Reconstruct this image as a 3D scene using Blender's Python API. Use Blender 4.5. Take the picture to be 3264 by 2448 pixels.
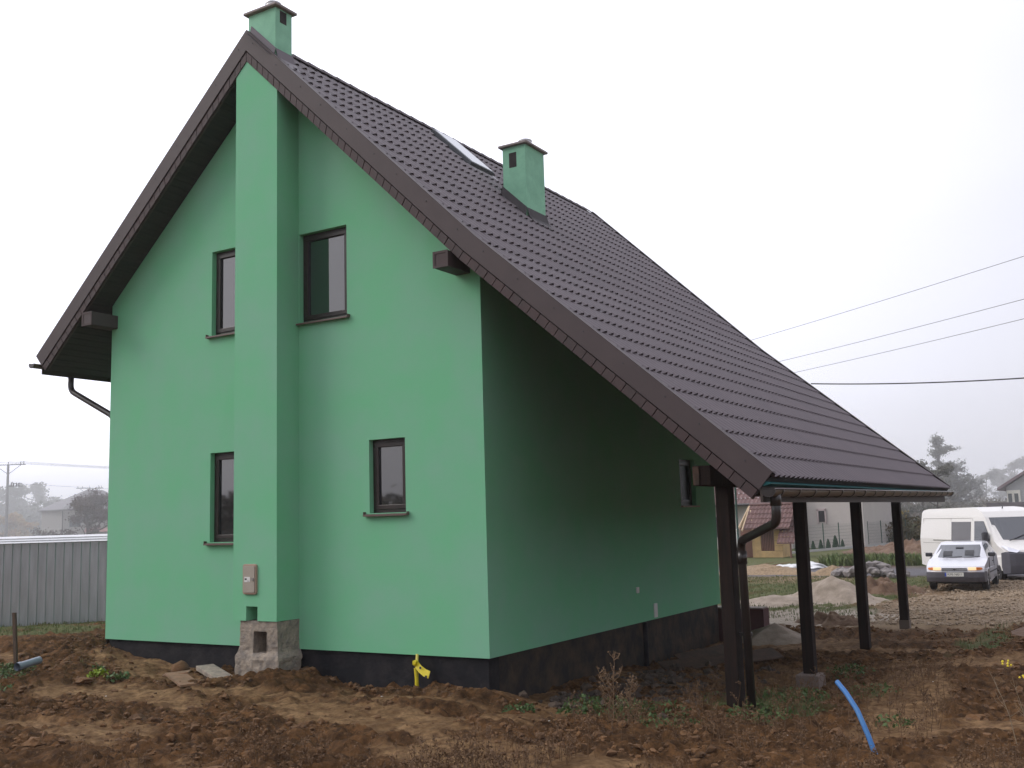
import bpy, math, random
import numpy as np
from mathutils import Vector, Matrix
from mathutils.geometry import tessellate_polygon
random.seed(7); RN = np.random.RandomState(11)
PI = math.pi
for o in list(bpy.data.objects): bpy.data.objects.remove(o)
SC = bpy.context.scene; COL = SC.collection

# ---------------------------------------------------------------- camera
CX, CY, CZ = 15.247, -11.627, 1.782
yaw, pit, rol = map(math.radians, (31.20, 7.555, -1.692))
fw = Vector((-math.sin(yaw)*math.cos(pit), math.cos(yaw)*math.cos(pit), math.sin(pit)))
r0 = Vector((math.cos(yaw), math.sin(yaw), 0)); u0 = r0.cross(fw)
rt = r0*math.cos(rol) + u0*math.sin(rol); up = -r0*math.sin(rol) + u0*math.cos(rol)
cam = bpy.data.cameras.new('camera'); co = bpy.data.objects.new('camera', cam); COL.objects.link(co)
M = Matrix((rt, up, -fw)).transposed().to_4x4(); M.translation = Vector((CX, CY, CZ)); co.matrix_world = M
cam.sensor_width = 36; cam.lens = 3283.1/3264*36; cam.clip_start = .1; cam.clip_end = 4000
SC.camera = co
# ---------------------------------------------------------------- light
SUN_D = Vector((-.80, -.50, .62)).normalized()     # towards the sun behind the cloud
el = math.asin(SUN_D.z); az = math.atan2(SUN_D.x, SUN_D.y)
wd = bpy.data.worlds.new('World'); SC.world = wd; wd.use_nodes = True
nt = wd.node_tree; nt.nodes.clear(); N = nt.nodes; Lk = nt.links.new
wo = N.new('ShaderNodeOutputWorld'); bg = N.new('ShaderNodeBackground'); bg.inputs[1].default_value = .1
sky = N.new('ShaderNodeTexSky'); sky.sky_type = 'NISHITA'; sky.sun_disc = False
sky.sun_elevation = el; sky.sun_rotation = az; sky.air_density = 1.5; sky.dust_density = 4
tc = N.new('ShaderNodeTexCoord'); sp = N.new('ShaderNodeSeparateXYZ'); cb = N.new('ShaderNodeCombineXYZ')
mx = N.new('ShaderNodeMath'); mx.operation = 'ABSOLUTE'; mx2 = N.new('ShaderNodeMath'); mx2.operation = 'MAXIMUM'; mx2.inputs[1].default_value = .03
Lk(tc.outputs['Generated'], sp.inputs[0]); Lk(sp.outputs[2], mx.inputs[0]); Lk(mx.outputs[0], mx2.inputs[0])
Lk(sp.outputs[0], cb.inputs[0]); Lk(sp.outputs[1], cb.inputs[1]); Lk(mx2.outputs[0], cb.inputs[2]); Lk(cb.outputs[0], sky.inputs[0])
# cloud layer: even white with a broad bright area where the sun stands behind it
dp = N.new('ShaderNodeVectorMath'); dp.operation = 'DOT_PRODUCT'
gl = Vector((-.86, .30, .42)).normalized(); dp.inputs[1].default_value = gl
Lk(tc.outputs['Generated'], dp.inputs[0])
mr = N.new('ShaderNodeMapRange'); mr.inputs[1].default_value = .25; mr.inputs[2].default_value = 1; mr.inputs[3].default_value = 6.9; mr.inputs[4].default_value = 15
Lk(dp.outputs['Value'], mr.inputs[0])
cn = N.new('ShaderNodeTexNoise'); cn.inputs['Scale'].default_value = 1.6; cn.inputs['Detail'].default_value = 3
cmap = N.new('ShaderNodeMapping'); cmap.inputs['Scale'].default_value = (1, 1, 3); Lk(tc.outputs['Generated'], cmap.inputs[0]); Lk(cmap.outputs[0], cn.inputs[0])
cm = N.new('ShaderNodeMapRange'); cm.inputs[1].default_value = .3; cm.inputs[2].default_value = .7; cm.inputs[3].default_value = .95; cm.inputs[4].default_value = 1.05
Lk(cn.outputs[0], cm.inputs[0])
mm0 = N.new('ShaderNodeMath'); mm0.operation = 'MULTIPLY'; Lk(mr.outputs[0], mm0.inputs[0]); Lk(cm.outputs[0], mm0.inputs[1])
e2 = N.new('ShaderNodeMath'); e2.operation = 'MULTIPLY'; Lk(mx.outputs[0], e2.inputs[0]); Lk(mx.outputs[0], e2.inputs[1])      # an overcast sky is brighter overhead
e3 = N.new('ShaderNodeMath'); e3.operation = 'MULTIPLY_ADD'; e3.inputs[1].default_value = .9; e3.inputs[2].default_value = 1; Lk(e2.outputs[0], e3.inputs[0])
mm = N.new('ShaderNodeMath'); mm.operation = 'MULTIPLY'; Lk(mm0.outputs[0], mm.inputs[0]); Lk(e3.outputs[0], mm.inputs[1])
cc = N.new('ShaderNodeVectorMath'); cc.operation = 'SCALE'; cc.inputs[0].default_value = (.97, .975, 1.09); Lk(mm.outputs[0], cc.inputs['Scale'])
mix = N.new('ShaderNodeMixRGB'); mix.inputs[0].default_value = .93
Lk(sky.outputs[0], mix.inputs[1]); Lk(cc.outputs[0], mix.inputs[2]); Lk(mix.outputs[0], bg.inputs[0]); Lk(bg.outputs[0], wo.inputs[0])
sl = bpy.data.lights.new('sun', 'SUN'); sl.energy = 1.1; sl.angle = math.radians(25); sl.color = (1, .95, .87)
so = bpy.data.objects.new('sun', sl); COL.objects.link(so); so.rotation_euler = SUN_D.to_track_quat('Z', 'Y').to_euler()
SC.view_settings.view_transform = 'Standard'; SC.view_settings.look = 'None'; SC.view_settings.gamma = 1; SC.view_settings.exposure = 0
SC.render.engine = 'CYCLES'; SC.cycles.volume_bounces = 3; SC.cycles.max_bounces = 8; SC.cycles.diffuse_bounces = 3

# ---------------------------------------------------------------- materials
def mat(name, col, rough=.8, col2=None, scale=6, bump=0, bscale=40, metal=0, spec=.5, stretch=None, ior=None, emit=None, coat=0, attr=None, lo=.35, hi=.65, detail=5):
    m = bpy.data.materials.new(name); m.use_nodes = True
    t = m.node_tree; b = t.nodes['Principled BSDF']; L = t.links.new
    b.inputs['Base Color'].default_value = (*col, 1); b.inputs['Roughness'].default_value = rough
    b.inputs['Metallic'].default_value = metal; b.inputs['Specular IOR Level'].default_value = spec
    if ior: b.inputs['IOR'].default_value = ior
    if coat: b.inputs['Coat Weight'].default_value = coat; b.inputs['Coat Roughness'].default_value = .05
    if emit: b.inputs['Emission Color'].default_value = (*emit[0], 1); b.inputs['Emission Strength'].default_value = emit[1]
    tcn = t.nodes.new('ShaderNodeTexCoord'); src = tcn.outputs['Object']
    if stretch:
        mp = t.nodes.new('ShaderNodeMapping'); mp.inputs['Scale'].default_value = stretch; L(src, mp.inputs[0]); src = mp.outputs[0]
    if col2:
        n = t.nodes.new('ShaderNodeTexNoise'); n.inputs['Scale'].default_value = scale; n.inputs['Detail'].default_value = detail; n.inputs['Roughness'].default_value = .6
        L(src, n.inputs[0]); r = t.nodes.new('ShaderNodeMapRange'); r.inputs[1].default_value = lo; r.inputs[2].default_value = hi; L(n.outputs[0], r.inputs[0])
        x = t.nodes.new('ShaderNodeMixRGB'); x.inputs[1].default_value = (*col, 1); x.inputs[2].default_value = (*col2, 1)
        L(r.outputs[0], x.inputs[0]); L(x.outputs[0], b.inputs['Base Color'])
    if bump:
        n = t.nodes.new('ShaderNodeTexNoise'); n.inputs['Scale'].default_value = bscale; n.inputs['Detail'].default_value = 4; L(src, n.inputs[0])
        bp = t.nodes.new('ShaderNodeBump'); bp.inputs['Strength'].default_value = bump; bp.inputs['Distance'].default_value = .02
        L(n.outputs[0], bp.inputs['Height']); L(bp.outputs[0], b.inputs['Normal'])
    return m
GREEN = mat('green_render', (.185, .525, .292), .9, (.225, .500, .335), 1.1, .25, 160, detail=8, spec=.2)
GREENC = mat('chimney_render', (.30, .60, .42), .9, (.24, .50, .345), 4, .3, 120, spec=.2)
TILE = mat('tile_metal', (.106, .087, .096), .55, (.120, .096, .105), 1.5, .12, 300, spec=.35)
TRIM = mat('brown_trim', (.066, .050, .052), .6, (.076, .058, .059), 2, .08, 200, spec=.3)
TRIMR = mat('reddish_trim', (.058, .034, .034), .7, (.044, .029, .029), 5, .15, 60)
SOFF = mat('soffit_wood', (.034, .025, .022), .6, (.020, .015, .014), 3, .2, 30, stretch=(6, .5, 6))
WOODD = mat('dark_stained_wood', (.024, .013, .010), .8, (.011, .008, .007), 3, .35, 30, spec=.2, stretch=(8, 8, .6))
WOODP = mat('planed_dark_timber', (.055, .042, .036), .6, (.05, .036, .03), 3, .2, 30, stretch=(8, .6, 8))
GAPM = mat('gap_dark', (.012, .010, .010), .9)
FRAME = mat('window_frame_brown', (.030, .019, .017), .4, (.020, .014, .013), 6, .1, 60)
SILLM = mat('sill_brown', (.13, .085, .075), .45)
GLASS = mat('window_glass', (.014, .015, .017), .03, ior=2.5, spec=.5)
GLASS_S = mat('shaded_glass', (.008, .009, .010), .25, spec=.1)  # dull dark copy of the window glass, porch shade put into its colour
BITU = mat('bitumen_plinth', (.010, .010, .013), .8, (.030, .026, .028), 4, .6, 12, spec=.25, lo=.42, hi=.75)
DUST = mat('bitumen_dusty', (.014, .012, .011), .85, (.075, .048, .028), 2.6, .6, 12, lo=.4, hi=.7)
CONC = mat('rough_concrete', (.36, .30, .235), .95, (.20, .175, .15), 9, 1, 22)
GREYP = mat('grey_plastic', (.33, .29, .24), .6, (.38, .34, .28), 3)
WHITEP = mat('white_plastic', (.7, .7, .68), .5)
GUTM = mat('gutter_brown', (.026, .021, .020), .3, spec=.6)
GUTT = mat('gutter_brown_lit', (.095, .068, .045), .4)  # gutter brown as it looks lit, the light is put into the colour
TEAL = mat('teal_membrane', (.02, .16, .17), .6)
GALV = mat('galvanised_flue', (.62, .63, .64), .45, metal=.5)
ZINC = mat('galvanised_sheet', (.40, .42, .44), .28, (.50, .52, .55), 5, .03, 60, metal=.6, stretch=(1.5, 1.5, .2))
WHITEM = mat('white_sheet_edge', (.80, .80, .82), .35)
YEL = mat('yellow_tape', (.75, .62, .02), .45, (.62, .5, .02), 12)
BLUE = mat('blue_hose', (.025, .145, .40), .45, (.06, .19, .38), 9, lo=.45, hi=.8)
RUSTW = mat('weathered_wood', (.11, .07, .045), .9, (.06, .042, .03), 8, .5, 40, stretch=(5, 5, .7))
BOARD = mat('muddy_board', (.26, .15, .085), .9, (.15, .09, .05), 6, .4, 30)
GREYPIPE = mat('grey_pipe', (.20, .23, .28), .4)
BARK = mat('bark', (.075, .06, .05), .95, (.045, .037, .032), 8, .5, 30)
STONE = mat('rubble_stone', (.26, .235, .22), .95, (.13, .115, .115), 7, .8, 20)
SANDM = mat('sand', (.36, .295, .235), 1, (.25, .20, .155), 4, .5, 30)
GRAVM = mat('gravel_heap', (.32, .23, .14), 1, (.20, .14, .085), 10, 1, 25)
EARTHM = mat('earth_heap', (.10, .055, .032), 1, (.17, .11, .072), 5, 1, 14)
SOILC = mat('soil_clod', (.180, .092, .038), 1, (.085, .045, .021), 2.5, .9, 35)
LEAFG = mat('leaf_green', (.045, .095, .025), .7, (.09, .15, .04), 3)
LEAFY = mat('leaf_yellow', (.35, .30, .04), .7)
DRY = mat('dry_stalk', (.17, .095, .045), .9, (.10, .058, .030), 5)
PAINTW = mat('white_car_paint', (.62, .62, .66), .3, coat=.6)
PAINTV = mat('white_van_paint', (.74, .715, .68), .35, coat=.4)
CGLASS = mat('car_glass', (.05, .055, .065), .05, ior=1.9)
BLACKP = mat('black_plastic', (.035, .035, .042), .55)
GREYB = mat('grey_bumper', (.075, .070, .085), .55, (.06, .055, .065), 5)
TYRE = mat('tyre', (.018, .017, .017), .85)
RIM = mat('rim', (.42, .41, .42), .4, metal=.4)
AMBER = mat('amber_lens', (.75, .22, .03), .3)
LAMP = mat('headlamp_lit', (.9, .75, .5), .3, emit=((1, .62, .28), .7))
LAMPO = mat('headlamp_clear', (.62, .62, .66), .12, metal=.5)
DARKT = mat('plate_black', (.02, .02, .02), .6)
BLUEP = mat('plate_blue', (.02, .06, .40), .5)

# ---------------------------------------------------------------- mesh helpers
WLOC = {}
def setp(o, label=None, cat=None, group=None, kind=None):
    if label: o['label'] = label
    if cat: o['category'] = cat
    if group: o['group'] = group
    if kind: o['kind'] = kind
    return o
def empty(name, label, cat, loc=(0, 0, 0), group=None):
    o = bpy.data.objects.new(name, None); COL.objects.link(o); o.location = loc; o.empty_display_size = .2
    WLOC[o.name] = Vector(loc); return setp(o, label, cat, group)
class MB:
    def __init__(s): s.v = []; s.f = []; s.mi = []; s.cur = 0
    def add(s, vs, fs):
        n = len(s.v); s.v += [tuple(a) for a in vs]; s.f += [tuple(i+n for i in q) for q in fs]; s.mi += [s.cur]*len(fs); return s
    def box(s, x0, x1, y0, y1, z0, z1):
        return s.add([(x0,y0,z0),(x1,y0,z0),(x1,y1,z0),(x0,y1,z0),(x0,y0,z1),(x1,y0,z1),(x1,y1,z1),(x0,y1,z1)],
                     [(0,3,2,1),(4,5,6,7),(0,1,5,4),(1,2,6,5),(2,3,7,6),(3,0,4,7)])
    def obox(s, c, ax, ay, az):     # oriented box: centre and three half-axis vectors
        c = Vector(c); ax, ay, az = Vector(ax), Vector(ay), Vector(az)
        vs = [c+ax*i+ay*j+az*k for k in (-1, 1) for i, j in ((-1,-1),(1,-1),(1,1),(-1,1))]
        return s.add(vs, [(0,3,2,1),(4,5,6,7),(0,1,5,4),(1,2,6,5),(2,3,7,6),(3,0,4,7)])
    def pr(s, poly, y0, y1, ax='y'):   # prism of polygon (a,b) along axis
        n = len(poly); g = {'y': lambda a,b,t:(a,t,b), 'x': lambda a,b,t:(t,a,b), 'z': lambda a,b,t:(a,b,t)}[ax]
        vs = [g(a,b,y0) for a,b in poly]+[g(a,b,y1) for a,b in poly]
        return s.add(vs, [tuple(range(n)), tuple(range(2*n-1, n-1, -1))]+[(i, i+n, (i+1)%n+n, (i+1)%n) for i in range(n)])
    def face(s, pts): return s.add(pts, [tuple(range(len(pts)))])
    def hole(s, outer, holes, fn):     # planar polygon with holes, fn maps 2D to 3D
        loops = [[Vector((a, b, 0)) for a, b in l] for l in [outer]+holes]
        tr = tessellate_polygon(loops); pts = [fn(p.x, p.y) for l in loops for p in l]
        return s.add(pts, [tuple(t) for t in tr])
    def tube(s, pts, r, n=8, cap=True):
        pts = [Vector(p) for p in pts]; rs = r if isinstance(r, (list, tuple)) else [r]*len(pts)
        vs = []; fs = []; prev = None
        for i, p in enumerate(pts):
            d = (pts[min(i+1, len(pts)-1)]-pts[max(i-1, 0)]).normalized()
            if prev is None:
                a = Vector((0, 0, 1)) if abs(d.z) < .9 else Vector((1, 0, 0)); u = d.cross(a).normalized()
            else: u = (prev-d*prev.dot(d)).normalized()
            prev = u; w = d.cross(u)
            vs += [p+(u*math.cos(2*PI*k/n)+w*math.sin(2*PI*k/n))*rs[i] for k in range(n)]
        for i in range(len(pts)-1):
            for k in range(n): fs.append((i*n+k, i*n+(k+1)%n, (i+1)*n+(k+1)%n, (i+1)*n+k))
        if cap: fs += [tuple(range(n-1, -1, -1)), tuple((len(pts)-1)*n+k for k in range(n))]
        return s.add(vs, fs)
    def blob(s, c, r, seed=0, sub=1, rough=.25, sq=(1, 1, 1)):
        v, f = ICO[sub]; rs = np.random.RandomState(seed)
        d = 1+rs.uniform(-rough, rough, len(v)); a = rs.uniform(0, 6.3); ca, sa = math.cos(a), math.sin(a)
        P = v*d[:, None]*np.array(sq)*r; X = P[:, 0]*ca-P[:, 1]*sa; Y = P[:, 0]*sa+P[:, 1]*ca
        return s.add(list(zip(X+c[0], Y+c[1], P[:, 2]+c[2])), f)
    def build(s, name, mats, parent=None, smooth=False, bevel=0, seg=2, fix=True):
        off = WLOC.get(parent.name, Vector()) if parent else Vector()
        me = bpy.data.meshes.new(name); me.from_pydata([(a[0]-off.x, a[1]-off.y, a[2]-off.z) for a in s.v], [], s.f)
        mats = mats if isinstance(mats, (list, tuple)) else [mats]
        for m in mats: me.materials.append(m)
        if len(mats) > 1: me.polygons.foreach_set('material_index', s.mi)
        if fix:
            import bmesh
            b = bmesh.new(); b.from_mesh(me); bmesh.ops.recalc_face_normals(b, faces=b.faces); b.to_mesh(me); b.free()
        if smooth: me.polygons.foreach_set('use_smooth', [True]*len(me.polygons))
        me.update(); o = bpy.data.objects.new(name, me); COL.objects.link(o)
        if parent: o.parent = parent; WLOC[o.name] = off
        if bevel:
            b = o.modifiers.new('bevel', 'BEVEL'); b.width = bevel; b.segments = seg; b.limit_method = 'ANGLE'; b.angle_limit = .6
            if smooth:
                w = o.modifiers.new('wn', 'WEIGHTED_NORMAL')
        return o
def ico(sub):
    import bmesh
    b = bmesh.new(); bmesh.ops.create_icosphere(b, subdivisions=sub, radius=1)
    v = np.array([x.co[:] for x in b.verts]); f = [tuple(q.index for q in x.verts) for x in b.faces]; b.free(); return v, f
ICO = {1: ico(1), 2: ico(2), 3: ico(3)}
def thing(mb, name, mats, label, cat, group=None, kind=None, **k): return setp(mb.build(name, mats, **k), label, cat, group, kind)
def text_mesh(s, size, name, m, parent, mat4):
    c = bpy.data.curves.new(name, 'FONT'); c.body = s; c.size = size; c.align_x = 'CENTER'; c.align_y = 'CENTER'; c.extrude = .002
    t = bpy.data.objects.new('tmp', c); COL.objects.link(t); bpy.context.view_layer.update()
    me = bpy.data.meshes.new_from_object(t.evaluated_get(bpy.context.evaluated_depsgraph_get())); bpy.data.objects.remove(t)
    me.transform(mat4); me.materials.clear(); me.materials.append(m)
    o = bpy.data.objects.new(name, me); COL.objects.link(o); o.parent = parent; return o

# ---------------------------------------------------------------- terrain
GR = [RN.rand(256, 256) for _ in range(8)]
def vn(x, y, sc, k=0):
    X = x*sc+37.3*k; Y = y*sc+11.7*k; xi = np.floor(X).astype(int); yi = np.floor(Y).astype(int)
    fx = X-xi; fy = Y-yi; fx = fx*fx*(3-2*fx); fy = fy*fy*(3-2*fy); g = GR[k % 8]
    a = g[xi % 256, yi % 256]; b = g[(xi+1) % 256, yi % 256]; c = g[xi % 256, (yi+1) % 256]; d = g[(xi+1) % 256, (yi+1) % 256]
    return (a*(1-fx)+b*fx)*(1-fy)+(c*(1-fx)+d*fx)*fy
def fbm(x, y, sc, o=4, k=0, g=.5):
    r = 0; a = 1; t = 0
    for i in range(o): r = r+a*vn(x, y, sc*2.03**i, k+i); t += a; a *= g
    return r/t
CP = [(-.6,0,-.12),(.15,-.1,-.15),(1.1,-.1,-.31),(2.1,-.1,-.40),(3.2,-.2,-.38),(4.6,-.7,-.28),(5.7,-.1,-.50),(6.7,-.1,-.42),(7.7,-.15,-.36),(7.9,.9,-.62),(7.9,2.9,-.65),(7.9,5,-.74),(7.9,8.2,-.78),
  (9,3,-.72),(9.2,1,-.75),(8.7,.1,-.60),(9.5,5,-.74),(10.7,.8,-.60),(10.7,3.8,-.82),(11,3.6,-.80),(10.7,7.6,-.68),(10.7,11.1,-.68),(9.3,-.4,-.62),(10.2,-.2,-.66),
  (6,-5.5,-.33),(8,-4.5,-.34),(10,-3.5,-.40),(12,-2.6,-.46),(14,-1.8,-.46),(9,-1.7,-.37),(10,-1.5,-.40),(11.1,-1.5,-.47),(12,-1,-.52),(7.5,-1.4,-.36),(5.5,-1.6,-.40),
  (.8,-2,-.22),(3,-2,-.34),(-3,-1,-.08),(-3,1.2,-.10),(-6,3,-.28),(-8,2,-.3),(-6,5,-.3),(-2,-3,-.15),(3,-5,-.28),
  (12.6,4,-.55),(13.3,3,-.45),(14,6,-.42),(13.5,10,-.48),(15.5,8,-.25),(16,3,-.25),(12,8,-.62),(12.5,14,-.62),(15,14,-.5),(14,-8,-.15),(15.2,-11.6,0),(18,-6,-.1),
  (8,12,-.68),(9,16,-.7),(7,20,-.7),(12,20,-.7),(5,28,-.7),(12,28,-.7),(0,15,-.55),(-10,10,-.4),(-20,5,-.4),(0,30,-.7),(20,25,-.7),(-20,25,-.6),(-30,0,-.4),(-20,-20,-.2),(0,-20,-.2),(30,-10,-.2),(30,15,-.6)]
CPA = np.array(CP)
def base_h(x, y):
    shp = np.shape(x); x = np.ravel(x).astype(float); y = np.ravel(y).astype(float); num = np.zeros_like(x); den = np.zeros_like(x)
    for a, b, z in CPA:
        w = 1/((x-a)**2+(y-b)**2+.12)**1.7; num += w*z; den += w
    z = num/den; r = np.hypot(x-5, y-8); t = np.clip((r-30)/25, 0, 1); z = z*(1-t)-.7*t
    return z.reshape(shp)
def sm(a, b, x): t = np.clip((x-a)/(b-a), 0, 1); return t*t*(3-2*t)
def masks(x, y):
    n1 = fbm(x, y, .55, 4, 1); n2 = fbm(x, y, 1.6, 4, 3); nn = n1-.5
    # pale trodden sandy soil
    sand = sm(.50, .62, fbm(x*.55, y*1.3, .8, 4, 2)+.10*np.exp(-((y+1.9)/1.2)**2)+.08*np.exp(-((x-6)/4)**2-((y+3)/1.5)**2)-.12*np.exp(-((y+5.3)/1.0)**2))
    sand = sand*(1-sm(8, 12, y))
    tr = np.exp(-((x-(12.6-.12*(y-1)))/.55)**2)*sm(-1.5, 0, y)*(1-sm(4, 6, y)); sand = np.maximum(sand, sm(.35, .6, tr+nn*.8))
    dx = x+nn*3; dy = y+(n2-.5)*3
    grav = sm(10.6, 12.0, dy)*(1-sm(28.0, 29.0, dy))*sm(8.6, 9.6, dx+(-.0)*dy)*(1-sm(12.6, 14.2, dx-.15*(dy-12)))
    grav = np.maximum(grav, sm(.5, .8, np.exp(-((dx-4)/4.5)**2-((dy-27)/2.6)**2)))
    whit = sm(.45, .75, np.exp(-((dx-8.2)/2.2)**2-((dy-13.2)/2.2)**2)*1.25)
    road = sm(29.2, 29.8, y+nn*1.0)*(1-sm(35.5, 36.3, y+nn*1.0))*(1-sm(9, 60, np.abs(x-5)*0))
    gz = sm(11, 14, dy)*(1-sm(28, 30, dy))*(1-sm(8.2, 9.6, dx))
    gz = np.maximum(gz, sm(36.5, 38, dy)); gz = np.maximum(gz, (1-sm(-3.5, -1, dx))*sm(-.5, 1.2, y)*.9)
    gz = np.maximum(gz, np.exp(-((x-12.6)/.7)**2-((y-9.0)/3)**2)*.7+np.exp(-((x-13.2)/.8)**2-((y-14)/3)**2)*.8)
    gz = np.maximum(gz, np.exp(-((x-.4)/1.3)**2-((y+2.4)/.8)**2)); gz = np.maximum(gz, np.exp(-((x-10.9)/1.4)**2-((y-1.6)/1.6)**2)*.9)
    grass = sm(.42, .60, gz*.75+(n2-.5)*1.1)*(gz > .02)
    return sand, grav, whit, road, grass
def height(x, y, full=True):
    z = base_h(x, y); sand, grav, whit, road, grass = masks(x, y)
    r = np.hypot(x-9, y+1); near = 1-sm(22, 40, r)
    rough = (1-sand*.75)*(1-grav*.8)*(1-whit*.7)*(1-road)*(1-.35*grass)
    big = fbm(x, y, .45, 3, 5)-.5
    ww = x+.5*fbm(x, y, 1.2, 2, 6); vv = y+.5*fbm(x, y, 1.1, 2, 4)
    rid = 1-np.abs(2*fbm(ww, vv, 2.2, 4, 0, .55)-1); cl = fbm(x, y, 5.5, 4, 2, .6)
    z = z+near*(big*.15+rough*((rid-.75)*.24+(cl-.5)*.17+(fbm(x, y, 13, 2, 1)-.5)*.05)+(1-rough)*((fbm(x, y, 3, 4, 3)-.5)*.06+(fbm(x, y, 11, 2, 6)-.5)*.018))
    if full:
        # keep the soil level where it meets the house walls and posts
        z = z-road*.05
    return z
def hz(x, y): return float(height(np.array([x], float), np.array([y], float))[0])
def axis(a, b, st, lo, hi):
    c = list(np.arange(a, b, st)); s = st; v = a; L = []
    while v > lo: s *= 1.13; v -= s; L.append(v)
    s = st; v = c[-1]; R = []
    while v < hi: s *= 1.13; v += s; R.append(v)
    return np.array(L[::-1]+c+R)
gx = axis(-1.5, 16.0, .03, -700, 700); gy = axis(-6.0, 7.0, .03, -300, 700)
XX, YY = np.meshgrid(gx, gy, indexing='ij'); ZZ = height(XX, YY)
nx, ny = XX.shape
me = bpy.data.meshes.new('ground'); me.vertices.add(nx*ny); me.vertices.foreach_set('co', np.stack([XX, YY, ZZ], -1).ravel())
I = np.arange(nx*ny).reshape(nx, ny); F = np.stack([I[:-1, :-1], I[1:, :-1], I[1:, 1:], I[:-1, 1:]], -1).reshape(-1, 4)
me.loops.add(F.size); me.loops.foreach_set('vertex_index', F.ravel()); me.polygons.add(len(F)); me.polygons.foreach_set('loop_start', np.arange(len(F))*4); me.polygons.foreach_set('loop_total', np.full(len(F), 4))
me.update(); me.validate()
mk = masks(XX, YY)
for nm, a in zip(('sand', 'gravel', 'pale', 'road', 'grass'), mk):
    at = me.attributes.new(nm, 'FLOAT', 'POINT'); at.data.foreach_set('value', a.ravel().astype(np.float32))
gm = bpy.data.materials.new('ground'); gm.use_nodes = True; t = gm.node_tree; B = t.nodes['Principled BSDF']; B.inputs['Roughness'].default_value = 1; B.inputs['Specular IOR Level'].default_value = .15; L = t.links.new
geo = t.nodes.new('ShaderNodeNewGeometry')
def tn(sc, det=6, ro=.65):
    n = t.nodes.new('ShaderNodeTexNoise'); n.inputs['Scale'].default_value = sc; n.inputs['Detail'].default_value = det; n.inputs['Roughness'].default_value = ro; L(geo.outputs['Position'], n.inputs[0]); return n.outputs[0]
def rng(s, a, b): r = t.nodes.new('ShaderNodeMapRange'); r.inputs[1].default_value = a; r.inputs[2].default_value = b; L(s, r.inputs[0]); return r.outputs[0]
def mixc(f, a, b):
    x = t.nodes.new('ShaderNodeMixRGB')
    for i, s in ((0, f), (1, a), (2, b)):
        if isinstance(s, tuple): x.inputs[i].default_value = (*s, 1)
        else: L(s, x.inputs[i])
    return x.outputs[0]
def at_(nm): a = t.nodes.new('ShaderNodeAttribute'); a.attribute_name = nm; return a.outputs['Fac']
f1 = rng(tn(1.1), .4, .62); f2 = rng(tn(9, 8), .38, .62); f3 = rng(tn(60, 3), .35, .65)
soil = mixc(f2, mixc(f1, (.185, .093, .038), (.110, .056, .023)), (.055, .030, .015))
soil = mixc(rng(tn(25, 4), .6, .72), soil, (.21, .125, .062))
sandc = mixc(f2, mixc(rng(tn(2.3), .42, .6), (.34, .21, .105), (.22, .13, .062)), (.12, .066, .032))
gravc = mixc(f3, mixc(f2, (.33, .24, .15), (.24, .17, .10)), (.17, .12, .075))
palec = mixc(f2, (.42, .365, .30), (.30, .25, .20))
roadc = mixc(f2, (.15, .145, .155), (.115, .11, .12))
grassc = mixc(f2, (.075, .105, .035), (.13, .115, .055))
c = mixc(at_('sand'), soil, sandc); c = mixc(at_('grass'), c, grassc); c = mixc(at_('gravel'), c, gravc); c = mixc(at_('pale'), c, palec); c = mixc(at_('road'), c, roadc)
L(c, B.inputs['Base Color'])
bp = t.nodes.new('ShaderNodeBump'); bp.inputs['Strength'].default_value = 1; bp.inputs['Distance'].default_value = .045; L(tn(24, 10, .75), bp.inputs['Height']); L(bp.outputs[0], B.inputs['Normal'])
me.materials.append(gm); me.polygons.foreach_set('use_smooth', [True]*len(me.polygons))
go = bpy.data.objects.new('ground', me); COL.objects.link(go); go['kind'] = 'structure'

# ---------------------------------------------------------------- the green house
W, LD = 7.74, 8.65
XR, ZR, XK, ZK, XE, ZE, XL, ZL, OV, LO = 3.77, 9.543, 7.941, 5.505, 11.761, 2.182, -1.37, 4.894, .472, 11.659
def roofz(x):
    if x < XR: return ZR-(ZR-ZL)/(XR-XL)*(XR-x)
    if x < XK: return ZR-(ZR-ZK)/(XK-XR)*(x-XR)
    return ZK-(ZK-ZE)/(XE-XK)*(x-XK)
SEG = [((XR, ZR), (XL, ZL)), ((XR, ZR), (XK, ZK)), ((XK, ZK), (XE, ZE))]
house = empty('green_house', 'large mint green rendered house with brown tiled roof and long porch in front', 'house', (0, 0, -.4))
T = .30   # roof build-up below the tiles
def und(x, t=T):   # underside height
    s = [abs(b[1]-a[1])/abs(b[0]-a[0]) for a, b in SEG]; k = s[0] if x < XR else s[1] if x < XK else s[2]
    return roofz(x)-t*math.sqrt(1+k*k)
WIN = [(4.42, 5.37, 4.885, 6.28), (2.5, 3.45, 4.915, 6.315), (5.76, 6.41, 1.945, 2.997), (2.5, 3.4, 1.58, 2.998)]
E_ = .09
w = MB()
topp = [(W, und(W)+.02), (XR, und(XR)-.05), (0, und(0)+.02)]
rect = lambda a: [(a[0], a[2]), (a[1], a[2]), (a[1], a[3]), (a[0], a[3])]
w.hole([(0, 0), (W, 0)]+topp, [rect(a) for a in WIN], lambda a, b: (a, 0, b))
w.hole([(0, 0), (W, 0)]+topp, [], lambda a, b: (a, LD, b))
SW = (6.83, 7.62, 1.97, 2.86)
w.hole([(0, 0), (LD, 0), (LD, und(W)+.02), (0, und(W)+.02)], [rect(SW)], lambda a, b: (W, a, b))
w.hole([(0, 0), (LD, 0), (LD, und(0)+.02), (0, und(0)+.02)], [], lambda a, b: (0, a, b))
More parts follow.
